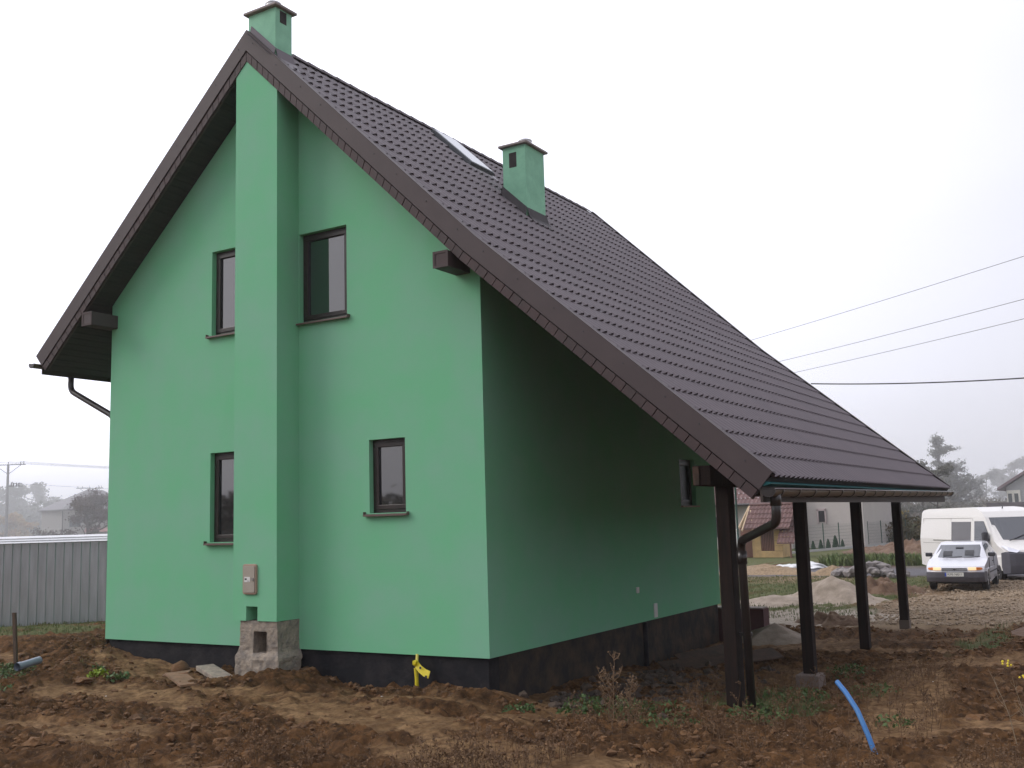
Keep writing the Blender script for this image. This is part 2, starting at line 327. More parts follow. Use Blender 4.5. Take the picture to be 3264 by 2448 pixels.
for x0, x1, z0, z1 in WIN:
    for p in (((x0,0,z0),(x0,E_+.06,z0),(x0,E_+.06,z1),(x0,0,z1)), ((x1,0,z0),(x1,E_+.06,z0),(x1,E_+.06,z1),(x1,0,z1)), ((x0,0,z1),(x1,0,z1),(x1,E_+.06,z1),(x0,E_+.06,z1)), ((x0,0,z0),(x1,0,z0),(x1,E_+.06,z0),(x0,E_+.06,z0))): w.face(p)
y0, y1, z0, z1 = SW
for p in (((W,y0,z0),(W-.15,y0,z0),(W-.15,y0,z1),(W,y0,z1)), ((W,y1,z0),(W-.15,y1,z0),(W-.15,y1,z1),(W,y1,z1)), ((W,y0,z1),(W,y1,z1),(W-.15,y1,z1),(W-.15,y0,z1)), ((W,y0,z0),(W,y1,z0),(W-.15,y1,z0),(W-.15,y0,z0))): w.face(p)
# underside drip edge of the render
w.face([(0,0,0),(W,0,0),(W,.06,0),(0,.06,0)]); w.face([(W,0,0),(W,LD,0),(W-.06,LD,0),(W-.06,0,0)])
w.build('wall', GREEN, house)
p = MB(); p.box(.05, W-.05, .05, LD-.05, -1.6, .02); pl = p.build('plinth', [BITU], house)
p = MB(); p.box(W-.055, W-.044, .3, LD-.06, -1.5, -.001)
p.build('dusty_coating', DUST, house)
MB().tube([(W-.03, 4.98, -.02), (W-.03, 4.98, -1.2)], .05, 10).build('drain_pipe', BITU, house, smooth=True)
# chimney breast on the gable
PX0, PX1, PD, PZ = 3.53, 4.41, .475, .438
q = MB(); NX0, NX1, NZ1 = 3.80, 4.03, .645
tp = und(XR)+.0
q.hole([(PX0, PZ), (NX0, PZ), (NX0, NZ1), (NX1, NZ1), (NX1, PZ), (PX1, PZ), (PX1, und(PX1)+.03), (XR, tp), (PX0, und(PX0)+.03)], [], lambda a, b: (a, -PD, b))
q.face([(PX0,-PD,PZ),(PX0,0.01,PZ),(PX0,0.01,und(PX0)+.03),(PX0,-PD,und(PX0)+.03)]); q.face([(PX1,-PD,PZ),(PX1,.01,PZ),(PX1,.01,und(PX1)+.03),(PX1,-PD,und(PX1)+.03)])
q.face([(NX0,-PD,PZ),(NX0,-PD+.3,PZ),(NX0,-PD+.3,NZ1),(NX0,-PD,NZ1)]); q.face([(NX1,-PD,PZ),(NX1,-PD+.3,PZ),(NX1,-PD+.3,NZ1),(NX1,-PD,NZ1)]); q.face([(NX0,-PD,NZ1),(NX1,-PD,NZ1),(NX1,-PD+.3,NZ1),(NX0,-PD+.3,NZ1)]); q.face([(NX0,-PD+.3,PZ),(NX1,-PD+.3,PZ),(NX1,-PD+.3,NZ1),(NX0,-PD+.3,NZ1)])
q.face([(PX0,-PD,PZ),(NX0,-PD,PZ),(NX0,0,PZ),(PX0,0,PZ)]); q.face([(NX1,-PD,PZ),(PX1,-PD,PZ),(PX1,0,PZ),(NX1,0,PZ)])
q.build('chimney_breast', GREEN, house)
# rough concrete base with a square opening
b = MB(); rs = random.Random(3)
XS = [3.655, 3.78, 3.945, 4.07, 4.20, 4.32, 4.405]; ZS = [-.75, -.45, -.28, -.15, -.02, .08, .18, .29, .36, PZ-.004]
def cpt(x, z, y=-PD+.02):
    fl = .05*sm(.02, -.1, z); k = (x-4.05)/.42
    j = .030*(float(fbm(np.array([x*1.0+y]), np.array([z]), 6.0, 4, 2)[0])-.5)*(1+1.6*(z < .05))
    return (x+fl*k*1.3+j*.7, y-fl*.9+j, z)
g = {}
for i in range(len(XS)-1):
    for k in range(len(ZS)-1):
        x0, x1, z0, z1 = XS[i], XS[i+1], ZS[k], ZS[k+1]
        if x0 >= 3.94 and x1 <= 4.21 and z0 >= -.021 and z1 <= .291: continue
        n = 3
        for a in range(n):
            for c_ in range(n):
                xa = x0+(x1-x0)*a/n; xb = x0+(x1-x0)*(a+1)/n; za = z0+(z1-z0)*c_/n; zb = z0+(z1-z0)*(c_+1)/n
                b.face([cpt(xa, za), cpt(xb, za), cpt(xb, zb), cpt(xa, zb)])
for side in (3.655, 4.405):
    for k in range(30):
        for jx in range(8):
            za = -.75+(PZ-.004+.75)*k/30; zb = -.75+(PZ-.004+.75)*(k+1)/30; ya = -PD+.02+(PD-.0)*jx/8; yb = -PD+.02+PD*(jx+1)/8
            b.face([cpt(side, za, ya), cpt(side, za, yb), cpt(side, zb, yb), cpt(side, zb, ya)])
for a, c_, d_, e_ in (((3.945,-.02),(3.945,.29),0,0), ((4.20,-.02),(4.20,.29),0,0), ((3.945,.29),(4.20,.29),0,0), ((3.945,-.02),(4.20,-.02),0,0)):
    P0, P1 = cpt(*a), cpt(*c_); b.face([P0, P1, (P1[0], -.12, P1[2]), (P0[0], -.12, P0[2])])
b.face([(3.93,-.12,-.04),(4.22,-.12,-.04),(4.22,-.12,.31),(3.93,-.12,.31)]); b.face([(3.655,-.44,PZ-.004),(4.405,-.44,PZ-.004),(4.405,.02,PZ-.004),(3.655,.02,PZ-.004)])
b.build('concrete_base', CONC, house)
# windows
def window(x0, x1, z0, z1, side=False):
    mp = (lambda a, d, z: (W-d, a, z)) if side else (lambda a, d, z: (a, d, z))
    def bx(m, a0, a1, d0, d1, c0, c1):
        v = [mp(a, d, z) for z in (c0, c1) for a, d in ((a0,d0),(a1,d0),(a1,d1),(a0,d1))]
        m.add(v, [(0,3,2,1),(4,5,6,7),(0,1,5,4),(1,2,6,5),(2,3,7,6),(3,0,4,7)])
    def ring(m, a0, a1, c0, c1, t_, d0, d1):
        bx(m, a0, a1, d0, d1, c1-t_, c1); bx(m, a0, a1, d0, d1, c0, c0+t_); bx(m, a0, a0+t_, d0, d1, c0+t_, c1-t_); bx(m, a1-t_, a1, d0, d1, c0+t_, c1-t_)
    f = MB(); ring(f, x0, x1, z0, z1, .055, E_, E_+.08); wf = f.build('window', FRAME, house, bevel=.004)
    s = MB(); ring(s, x0+.045, x1-.045, z0+.05, z1-.045, .065, E_-.016, E_+.05); s.build('sash', FRAME, wf, bevel=.006)
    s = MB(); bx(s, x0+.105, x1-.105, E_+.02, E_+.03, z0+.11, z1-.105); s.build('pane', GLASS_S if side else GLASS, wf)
    s = MB(); ring(s, x0+.103, x1-.103, z0+.108, z1-.103, .008, E_+.005, E_+.018); s.build('gasket', BLACKP, wf)
    s = MB()
    if side: bx(s, x0-.02, x1+.06, -.05, E_, z0-.03, z0-.002); s.build('sill', GREYP, wf)
    else:
        s.pr([(-.07, z0-.045), (E_, z0-.012), (E_, z0+.001), (-.07, z0-.02)], x0-.07, x1+.05, 'x'); s.box(x0-.075, x0-.069, -.06, 0, z0-.045, z0+.02)
        s.box(x1+.05, x1+.056, -.06, 0, z0-.04, z0+.01); s.build('sill', SILLM, wf)
for a in WIN: window(*a)
window(*SW, side=True)
# meter box
m = MB(); X0, X1, Z0, Z1 = 3.755, 4.03, .82, 1.26; yb = -PD
def rr(x0, x1, z0, z1, r): 
    return [(cx_+r*math.cos(a), cz_+r*math.sin(a)) for cx_, cz_, a0 in ((x1-r, z0+r, -PI/2), (x1-r, z1-r, 0), (x0+r, z1-r, PI/2), (x0+r, z0+r, PI)) for a in (a0+PI/2*i/4 for i in range(5))]
m.pr(rr(X0, X1, Z0, Z1, .035), yb-.03, yb+.01); mbx = m.build('meter_box', mat('meter_rim', (.36, .25, .19), .6), house, bevel=.006)
m = MB(); m.pr(rr(X0+.024, X1-.024, Z0+.026, Z1-.026, .02), yb-.042, yb-.031); m.build('door', GREYP, mbx, bevel=.003)
m = MB(); m.box(X0+.05, X0+.165, yb-.045, yb-.0425, 1.0, 1.075); m.build('sticker', WHITEP, mbx)
m = MB(); m.tube([(X1-.055, yb-.043, 1.04), (X1-.055, yb-.055, 1.04)], .022, 12); m.build('lock', mat('steel', (.4, .4, .4), .3, metal=.8), mbx)
m = MB(); m.box(X0+.06, X0+.10, yb-.0475, yb-.0455, 1.03, 1.055); m.box(X0+.11, X0+.155, yb-.0475, yb-.0455, 1.012, 1.018); m.build('print', BLACKP, mbx)
# sockets on the side wall
m = MB(); m.box(W, W+.03, 4.62, 4.71, .50, .60); m.build('wall_socket', WHITEP, house, bevel=.008)
m = MB(); m.box(W, W+.025, 5.32, 5.45, .03, .27); m.build('wall_box', WHITEP, house, bevel=.008)

# roof tiles: pressed metal sheets with steps and waves
WV = .19
def tiles(a, b, rows, mb, y0=-OV, y1=LO, drop=.0):
    (xa, za), (xb, zb) = a, b; dx, dz = xb-xa, zb-za; Ls = math.hypot(dx, dz); ux, uz = dx/Ls, dz/Ls; nxn, nzn = (-uz, ux) if ux > 0 else (uz, -ux)
    if nzn < 0: nxn, nzn = -nxn, -nzn
    nyy = int((y1-y0)/WV*12)+1; ys = [y0+(y1-y0)*i/(nyy-1) for i in range(nyy)]
    st = Ls/rows; lo_ = 0
    def line(s_, base, amp, und_=0):
        out = []
        for y in ys:
            wv = (.5+.5*math.cos(2*PI*(y-y0)/WV))**1.7; ss = s_+.010*wv*(base > .01)-und_*(.25+wv); hh = base+amp*wv
            out.append((xa+ux*ss+nxn*hh, y, za+uz*ss+nzn*hh))
        return out
    for r in range(rows):
        for ls in ([line(r*st-.03, .0, .028), line(r*st+st*.5, .008, .034), line((r+1)*st, .019, .040)], [line((r+1)*st, .019, .040), line((r+1)*st, .003, .006, .030)]):
            n_ = len(ls); mb.add([p for l in ls for p in l], [(l*nyy+i, l*nyy+i+1, (l+1)*nyy+i+1, (l+1)*nyy+i) for l in range(n_-1) for i in range(nyy-1)])
rf = MB(); tiles((XR, ZR), (XK, ZK), 13, rf); tiles((XK, ZK), (XE+.02, ZE-.017), 12, rf); tiles((XR, ZR), (XL, ZL), 16, rf)
roof = rf.build('roof', TILE, house, smooth=False, fix=False)
for pgn in roof.data.polygons: pgn.use_smooth = True
rc = MB()
for i in range(int((LO+OV-.75)/.36)):
    y = .62-OV+i*.36
    if y+.37 > LO+.02: break
    rc.add([(XR+(.115-.008*(k == 1))*math.cos(PI*j/10)*(1.0), y+.375*k, ZR+.005+(.085+.014*(k == 0))*math.sin(PI*j/10)-.03+.0) for k in (0, 1) for j in range(11)], [(j, j+1, j+12, j+11) for j in range(10)])
rc.build('ridge_cap', TILE, roof, smooth=True, fix=False)
# roof body (deck) filling between tiles and soffit
def slab(mb, a, b, t0, t1, y0, y1):   # slab along a roof segment between depths t0..t1 below the tile plane
    (xa, za), (xb, zb) = a, b; L_ = math.hypot(xb-xa, zb-za); n = ((zb-za)/L_, -(xb-xa)/L_)
    if n[1] > 0: n = (-n[0], -n[1])
    mb.pr([(xa+n[0]*t0, za+n[1]*t0), (xb+n[0]*t0, zb+n[1]*t0), (xb+n[0]*t1, zb+n[1]*t1), (xa+n[0]*t1, za+n[1]*t1)], y0, y1)
def off(pt, k, t_):     # point offset below a kinked roofline
    return pt
def roofline(t_):       # polyline of the roof at depth t below tiles, with mitres
    def ln(a, b):
        L_ = math.hypot(b[0]-a[0], b[1]-a[1]); n = ((b[1]-a[1])/L_, -(b[0]-a[0])/L_)
        if n[1] > 0: n = (-n[0], -n[1])
        return (a[0]+n[0]*t_, a[1]+n[1]*t_), (b[0]+n[0]*t_, b[1]+n[1]*t_)
    def isec(p, q):
        (x1, y1_), (x2, y2), (x3, y3), (x4, y4) = *p, *q; d = (x1-x2)*(y3-y4)-(y1_-y2)*(x3-x4)
        a = x1*y2-y1_*x2; b_ = x3*y4-y3*x4; return ((a*(x3-x4)-(x1-x2)*b_)/d, (a*(y3-y4)-(y1_-y2)*b_)/d)
    l0, l1, l2 = ln((XL, ZL), (XR, ZR)), ln((XR, ZR), (XK, ZK)), ln((XK, ZK), (XE, ZE))
    return [l0[0], isec(l0, l1), isec(l1, l2), l2[1]]
def band(mb, t0, t1, y0, y1, xs=None):
    A, B_ = roofline(t0), roofline(t1)
    for i in range(3): mb.pr([A[i], A[i+1], B_[i+1], B_[i]], y0, y1)
dk = MB(); band(dk, .01, .27, -OV+.035, LO-.035); dk.build('roof_deck', SOFF, house)
# rake boards, front and back
for yf, yb2, sg in ((-OV-.03, -OV+.0, 1), (LO+.03, LO, -1)):
    rb = MB(); A, B_ = roofline(-.060), roofline(.185)
    for i in range(3): rb.pr([A[i], A[i+1], B_[i+1], B_[i]], yf, yb2)
    # folded flange lying over the tiles
    C_ = roofline(-.066); D_ = roofline(-.058)
    for i in range(3): rb.pr([C_[i], C_[i+1], D_[i+1], D_[i]], yf, yb2+.10*sg)
    rake = rb.build('rake_trim', TRIM, house)
    if sg == 1:
        for (a, b) in ((A[0], A[1]), (A[1], A[2]), (A[2], A[3])):
            L_ = math.hypot(b[0]-a[0], b[1]-a[1]); n_ = int(L_/.62); u = ((b[0]-a[0])/L_, (b[1]-a[1])/L_); nn = (u[1], -u[0])
            if nn[1] > 0: nn = (-nn[0], -nn[1])
            for k in range(n_):
                s_ = (k+.5)*L_/n_+.05*((k*7) % 3-1); x_, z_ = a[0]+u[0]*s_+nn[0]*.09, a[1]+u[1]*s_+nn[1]*.09; MB().tube([(x_, yf+.001, z_), (x_, yf-.007, z_)], .009, 6).build('screw', BLACKP, rake)
    st = MB(); A, B_ = roofline(.20), roofline(.315)
    for i in range(3):
        a, b = A[i], A[i+1]; c_, d_ = B_[i+1], B_[i]
        L_ = math.hypot(b[0]-a[0], b[1]-a[1]); n_ = int(L_/.165)
        for k in range(n_):
            s0, s1 = k/n_, (k+1)/n_-.009/L_
            P = lambda p_, q_, s_: (p_[0]+(q_[0]-p_[0])*s_, p_[1]+(q_[1]-p_[1])*s_)
            jj = .0015*((k*5+i) % 3)
            st.pr([P(a, b, s0), P(a, b, s1), P(d_, c_, s1), P(d_, c_, s0)], yf+(.012+jj)*sg, yb2+.02*sg)
    st.build('edge_strip', TRIMR, house, bevel=.003, seg=1)
    bk = MB(); A, B_ = roofline(.17), roofline(.325)
    for i in range(3): bk.pr([A[i], A[i+1], B_[i+1], B_[i]], yb2+.021*sg, yb2+.045*sg)
    bk.build('barge_board', WOODP, house)
# soffit boards
sf = MB()
for i in range(3):
    A, B_ = roofline(.272), roofline(.292); a, b = A[i], A[i+1]; d_, c_ = B_[i], B_[i+1]
    L_ = math.hypot(b[0]-a[0], b[1]-a[1]); n_ = int(L_/.13)
    for k in range(n_):
        s0, s1 = k/n_, (k+1)/n_-.008/L_; P = lambda p_, q_, s_: (p_[0]+(q_[0]-p_[0])*s_, p_[1]+(q_[1]-p_[1])*s_)
        sf.pr([P(a, b, s0), P(a, b, s1), P(d_, c_, s1), P(d_, c_, s0)], -OV+.046, LO-.046)
sf.build('soffit', SOFF, house)
# eaves boards, membrane, gutters
BR = roofline(.325)[3]; ex = XE-.09
m = MB(); m.box(ex-.03, ex, -OV+.0, LO-.0, BR[1]-.035, ZE-.10); m.build('eave_board', WOODP, house)
m = MB(); m.pr([(ex+.002, ZE-.04), (ex+.10, ZE-.075), (ex+.10, ZE-.08), (ex+.002, ZE-.105)], -OV, LO); m.build('membrane', TEAL, house)
BL = roofline(.325)[0]
m = MB(); m.box(XL+.09, XL+.12, -OV, LO, BL[1]-.05, ZL-.06); m.build('eave_board', WOODP, house)
def gutter(xc, zc, r, y0, y1, slope, sgn):
    n = 10; g_ = MB(); vs = []
    for y in (y0, y1):
        zz = zc+slope*(y-y0)
        for rr_ in (r, r-.006):
            for j in range(n+1):
                a = PI+PI*j/n; vs.append((xc+rr_*math.cos(a), y, zz+rr_*math.sin(a)))
    m1 = n+1; fs = []
    for j in range(n): fs += [(j, j+1, 2*m1+j+1, 2*m1+j), (m1+j, m1+j+1, 3*m1+j+1, 3*m1+j)]
    g_.add(vs, fs)
    for y, e in ((y0, 0), (y1, 1)):
        zz = zc+slope*(y-y0); g_.pr([(xc+(r+.004)*math.cos(PI+PI*j/n), zz+(r+.004)*math.sin(PI+PI*j/n)) for j in range(n+1)], y-.004, y+.004)
    go_ = g_.build('gutter', GUTT, house, smooth=False)
    ec = MB(); ec.pr([(xc+(r+.006)*math.cos(PI+PI*j/n), zc+(r+.006)*math.sin(PI+PI*j/n)) for j in range(n+1)], y0-.010, y0-.005); ec.build('end_cap', GUTM, go_)
    rm = MB(); rm.tube([(xc+sgn*r, y0, zc+.004), (xc+sgn*r, y1, zc+slope*(y1-y0)+.004)], .011, 8); rm.build('rim', mat('gutter_rim_glint', (.16, .14, .14), .25, metal=.6), go_, smooth=True)  # highlight along the gutter edge put into a paler rim colour
    for k in range(19 if sgn > 0 else 4):
        y = y0+.28+k*(y1-y0-.4)/18; zz = zc+slope*(y-y0); bb = MB()
        for j in range(n):
            a0 = PI+PI*j/n; a1 = PI+PI*(j+1)/n
            bb.pr([(xc+rr_*math.cos(a), zz+rr_*math.sin(a)) for rr_, a in ((r+.003, a0), (r+.003, a1), (r+.012, a1), (r+.012, a0))], y-.022, y+.022)
        bb.box(min(xc-sgn*r, ex if sgn > 0 else XL+.1), max(xc-sgn*r, ex if sgn > 0 else XL+.1), y-.015, y+.015, zz-.005, zz+.004); bb.build('bracket', GUTM, go_)
    return go_
gut = gutter(ex+.095, 2.035, .078, -OV-.09, LO+.10, .006, 1)
gutL = gutter(XL-.02, 4.79, .075, -OV-.12, LO, .0, -1)
# downpipes
def bend(pts, rad=.12, n=5):
    out = [Vector(pts[0])]
    for i in range(1, len(pts)-1):
        p0, p1, p2 = Vector(pts[i-1]), Vector(pts[i]), Vector(pts[i+1]); a = (p0-p1).normalized(); b_ = (p2-p1).normalized()
        s_, e_ = p1+a*rad, p1+b_*rad
        for k in range(n+1):
            t_ = k/n; out.append(s_*(1-t_)**2+p1*2*t_*(1-t_)+e_*t_*t_)
    return out+[Vector(pts[-1])]
gxm = ex+.095
d1 = [(gxm, -.33, 1.97), (gxm, -.33, 1.68), (10.95, .80, 1.45), (10.95, .86, -.55)]
dpipe = MB().tube(bend(d1), .052, 14).build('downpipe', GUTM, house, smooth=True)
for q_ in ([(gxm, -.33, 2.0), (gxm, -.33, 1.86)], [(10.95, .81, 1.33), (10.95, .815, 1.17)]): MB().tube(q_, .061, 14).build('socket_ring', GUTM, dpipe, smooth=True)
m = MB(); m.tube([(10.95, .86, .30), (10.95, .86, .34)], .057, 14); m.box(10.82, 10.95, .85, .87, .30, .34); m.build('pipe_clip', GUTM, dpipe)
m = MB(); m.box(10.905, 10.975, .797, .803, .72, .78); m.build('sticker', WHITEP, dpipe)
d2 = [(XL+.0, .0, 4.58), (XL+.12, .12, 4.38), (XL+.12, .12, 4.36), (-.08, .55, 3.55), (-.08, .55, -.1)]
d2 = [(-1.25, .10, 4.60), (-1.25, .10, 4.36), (-.10, .16, 3.80), (-.10, .16, -.3)]
MB().tube(bend(d2), .052, 14).build('downpipe', GUTM, house, smooth=True)
# purlin ends and porch timbers
def beam(x0, x1, z0, z1, y0, y1, mt, face=True, nm='purlin'):
    o_ = MB().box(x0, x1, y0, y1, z0, z1).build(nm, mt, house, bevel=.006, seg=1)
    if face:
        f_ = MB(); t_ = .03
        f_.box(x0-.004, x1+.004, y0-.008, y0-.001, z1-t_, z1+.004); f_.box(x0-.004, x1+.004, y0-.008, y0-.001, z0-.004, z0+t_); f_.box(x0-.004, x0+t_, y0-.008, y0-.001, z0+t_, z1-t_); f_.box(x1-t_, x1+.004, y0-.008, y0-.001, z0+t_, z1-t_)
        f_.build('end_cap', TRIMR, o_)
    return o_
beam(-.10, .155, 5.32, 5.55, -OV-.06, .05, TRIM); beam(7.34, 7.58, 5.19, 5.41, -OV-.06, .05, TRIMR)
beam(10.64, 10.86, 2.13, 2.37, .12, LO-.1, WOODD, False)
m = MB(); m.box(10.642, 10.72, .105, .119, 2.14, 2.36); m.build('cut_end', mat('cut_wood', (.09, .05, .032), .8, (.03, .018, .012), 9), house)
for i, (y, zb, hz_) in enumerate(((.75, -.95, .22), (4.05, -.60, .17), (7.62, -.9, .17), (11.2, -.9, .17))):
    beam(10.67, 10.84, zb, 2.13, y, y+hz_, WOODD, False, 'post')
m = MB(); m.box(10.60, 10.94, 3.88, 4.26, -.95, -.60); m.build('post_block', mat('block', (.22, .17, .15), .9, (.17, .13, .11), 8, .5, 30), house, bevel=.01)
m = MB(); m.box(10.655, 10.855, 11.19, 11.38, -.78, -.50); m.build('post_shoe', mat('shoe', (.13, .10, .08), .8), house)
m = MB(); m.box(6.6, 8.5, 8.95, 9.30, -.9, -.10); m.build('porch_step', mat('step', (.30, .24, .20), .8, (.24, .19, .16), 5), house, bevel=.01)
m = MB(); m.box(6.58, 8.515, 8.935, 8.948, -.9, -.125); m.box(8.502, 8.516, 8.935, 9.30, -.9, -.125); m.build('step_facing', mat('maroon', (.085, .028, .03), .7), house)
# porch side wall behind post seen through the opening (far corner trim)
m = MB(); m.tube([(7.74, 9.93, -.7), (7.74, 9.93, 3.2)], .022, 8); m.build('corner_pipe', mat('paleblue', (.45, .55, .62), .5), house)

# chimneys
def chimney(x0, x1, y0, y1, ztop, hole, fl, flr):
    zb = min(roofz(x0), roofz(x1))-.3
    ch = MB().box(x0, x1, y0, y1, zb, ztop).build('chimney', GREENC, house, bevel=.012)
    c_ = MB().box(x0-.06, x1+.06, y0-.06, y1+.06, ztop, ztop+.045); c_.build('cap', mat('cap_concrete', (.30, .265, .25), .8, (.24, .21, .20), 6, .3, 40), ch, bevel=.012)
    # vent opening: flat dark panel, the shade inside put into its colour
    hx, hz0, hz1 = hole
    v_ = MB()
    if hx[0] == 'x':
        v_.box(hx[1], hx[2], y0-.004, y0+.02, hz0, hz1)
    else: v_.box(x1-.02, x1+.004, hx[1], hx[2], hz0, hz1)
    v_.build('vent', mat('vent_shade', (.02, .017, .017), .9, (.035, .03, .028), 9), ch)
    f_ = MB(); H = fl
    def sk(xa, ya, xb, yb, n_):
        N_ = 6
        for i in range(N_):
            t0, t1 = i/N_, (i+1)/N_; xs = [xa+(xb-xa)*t for t in (t0, t1)]; yy = [ya+(yb-ya)*t for t in (t0, t1)]
            f_.face([(xs[0], yy[0], roofz(xs[0])+H), (xs[1], yy[1], roofz(xs[1])+H), (xs[1]+n_[0]*.05, yy[1]+n_[1]*.05, roofz(xs[1])+.02), (xs[0]+n_[0]*.05, yy[0]+n_[1]*.05, roofz(xs[0])+.02)])
            f_.face([(xs[0]+n_[0]*.05, yy[0]+n_[1]*.05, roofz(xs[0])+.035), (xs[1]+n_[0]*.05, yy[1]+n_[1]*.05, roofz(xs[1])+.035), (xs[1]+n_[0]*.17, yy[1]+n_[1]*.17, roofz(xs[1]+n_[0]*.17)+.045), (xs[0]+n_[0]*.17, yy[0]+n_[1]*.17, roofz(xs[0]+n_[0]*.17)+.045)])
    e = .012; XM = XR if x0 < XR < x1 else None
    if XM:  sk(XM, y0-e, x1+e, y0-e, (0, -1)); sk(x0-e, y1+e, XM, y1+e, (0, 1)); sk(XM, y1+e, x1+e, y1+e, (0, 1))
    else: sk(x0-e, y0-e, x1+e, y0-e, (0, -1)); sk(x0-e, y1+e, x1+e, y1+e, (0, 1))
    sk(x1+e, y0-e, x1+e, y1+e, (1, 0)); sk(x0-e, y0-e, x0-e, y1+e, (-1, 0))
    f_.build('flashing', flr, ch)
    cx_, cy_ = (x0+x1)/2+.02, (y0+y1)/2+.05
    fu = MB(); fu.tube([(cx_, cy_, ztop+.05), (cx_, cy_, ztop+.20)], .12, 18); fu.tube([(cx_, cy_, ztop+.20), (cx_, cy_, ztop+.22)], .13, 18); fu.build('flue', GALV, ch, smooth=False)
    return ch
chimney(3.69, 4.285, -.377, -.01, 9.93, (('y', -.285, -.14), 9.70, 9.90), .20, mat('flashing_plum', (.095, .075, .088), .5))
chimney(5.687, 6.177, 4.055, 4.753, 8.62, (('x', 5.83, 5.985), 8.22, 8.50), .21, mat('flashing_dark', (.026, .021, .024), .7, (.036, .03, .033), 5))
# skylight
sk = MB(); x0, x1, y0, y1 = 3.95, 4.86, 4.18, 4.98
k = (ZR-ZK)/(XK-XR); L_ = math.sqrt(1+k*k); n = Vector((k/L_, 0, 1/L_)); u = Vector((1/L_, 0, -k/L_))
C0 = Vector(((x0+x1)/2, (y0+y1)/2, roofz((x0+x1)/2))); hl = (x1-x0)/2*L_
sk.obox(C0+n*.055, u*hl, Vector((0, (y1-y0)/2, 0)), n*.055); sky_ = sk.build('skylight', mat('skylight_frame', (.10, .11, .12), .35, metal=.3), house, bevel=.01)
s = MB(); s.obox(C0+n*.113, u*(hl-.03), Vector((0, (y1-y0)/2-.03, 0)), n*.004); s.build('pane', mat('skylight_glass', (.20, .22, .24), .22, ior=1.7), sky_)
s = MB(); s.obox(C0+u*(hl+.07)+n*.035, u*.10, Vector((0, (y1-y0)/2+.08, 0)), n*.006); s.build('apron', mat('lead_apron', (.16, .15, .16), .5, (.25, .24, .25), 20), sky_)

# ---------------------------------------------------------------- small things round the house
g = empty('gas_pipe', 'yellow gas pipe end wrapped in yellow tape below green wall', 'pipe', (6.60, -.08, -.45))
MB().tube([(6.595, -.07, -.7), (6.60, -.07, -.2), (6.60, -.05, .02)], .02, 10).build('pipe', mat('yellow_pipe', (.62, .52, .10), .5), g, smooth=True)
t_ = MB(); t_.tube([(6.60, -.07, -.44), (6.605, -.075, -.32), (6.59, -.07, -.16)], [.03, .026, .03], 9); t_.blob((6.60, -.085, -.09), .06, 4, 1, .3, (1.1, .7, .8))
pp = [Vector((6.62, -.10, -.11)), Vector((6.70, -.12, -.17)), Vector((6.78, -.13, -.21)), Vector((6.86, -.14, -.23))]
for i in range(3):
    a, b_ = pp[i], pp[i+1]; wv = Vector((.01, .01, .045)); t_.add([a-wv, b_-wv*1.05, b_+wv*1.05, a+wv, a-wv+Vector((0, .008, 0)), b_-wv+Vector((0, .008, 0)), b_+wv+Vector((0, .008, 0)), a+wv+Vector((0, .008, 0))], [(0,1,2,3),(4,7,6,5),(0,4,5,1),(3,2,6,7)])
t_.build('tape', YEL, g)
MB().box(6.80, 6.83, -.155, -.148, -.27, -.24).build('print', BLACKP, g); MB().box(6.70, 6.73, -.142, -.136, -.16, -.13).build('print', BLACKP, g)
# blue hose
b = MB(); bl = [(12.96+.03, -1.66, -.72), (12.96, -1.64, -.48), (12.88, -1.58, -.28), (12.77, -1.48, -.07), (12.65, -1.38, .07), (12.555, -1.31, .155)]
b.tube(bl, .024, 14, cap=False); thing(b, 'water_hose', BLUE, 'bright blue plastic water pipe sticking out of the soil by the porch', 'pipe', smooth=True)
# stake, pipe and boards at left
def spix(x, y): return x, y
zg = hz(.77, -2.07)
s = MB(); s.obox((.70, -2.10, zg+.36), (.025, .01, .0), (-.01, .02, 0), (-.035, -.01, .46)); thing(s, 'wooden_stake', RUSTW, 'weathered wooden stake driven into the soil before metal fence', 'stake', bevel=.004)
zg = hz(1.2, -2.15)
s = MB(); a = Vector((1.22, -2.40, zg+.10)); b_ = Vector((1.12, -1.98, zg+.14)); s.tube([a, b_], .055, 14, False); s.tube([b_, a], .049, 14, False); s.tube([a, a+(b_-a)*.15], .062, 14, False)
thing(s, 'drain_pipe', GREYPIPE, 'short grey plastic drain pipe lying beside the wooden stake', 'pipe', smooth=True)
zg = hz(3.6, -1.45)
s = MB(); s.obox((3.45, -1.35, zg+.07), (.42, -.22, -.03), (.06, .12, 0), (0, 0, .014)); s.obox((3.05, -1.1, zg+.09), (.16, .10, .02), (-.08, .10, 0), (0, 0, .012)); thing(s, 'plank', BOARD, 'broken tan board lying on the soil before the left wall', 'board')
zg = hz(3.1, -.45)
s = MB(); s.obox((3.15, -.48, zg+.09), (.36, -.14, -.05), (.05, .13, .0), (0, 0, .035)); thing(s, 'concrete_slab', CONC, 'grey concrete slab leaning at the foot of the chimney base', 'slab', bevel=.01)
zg = hz(2.35, -.45)
s = MB(); s.blob((2.36, -.42, zg+.08), .15, 9, 2, .14, (1.1, .9, .85)); thing(s, 'earth_clod', SOILC, 'large rounded clod of earth below the lower left window', 'clod', smooth=True)
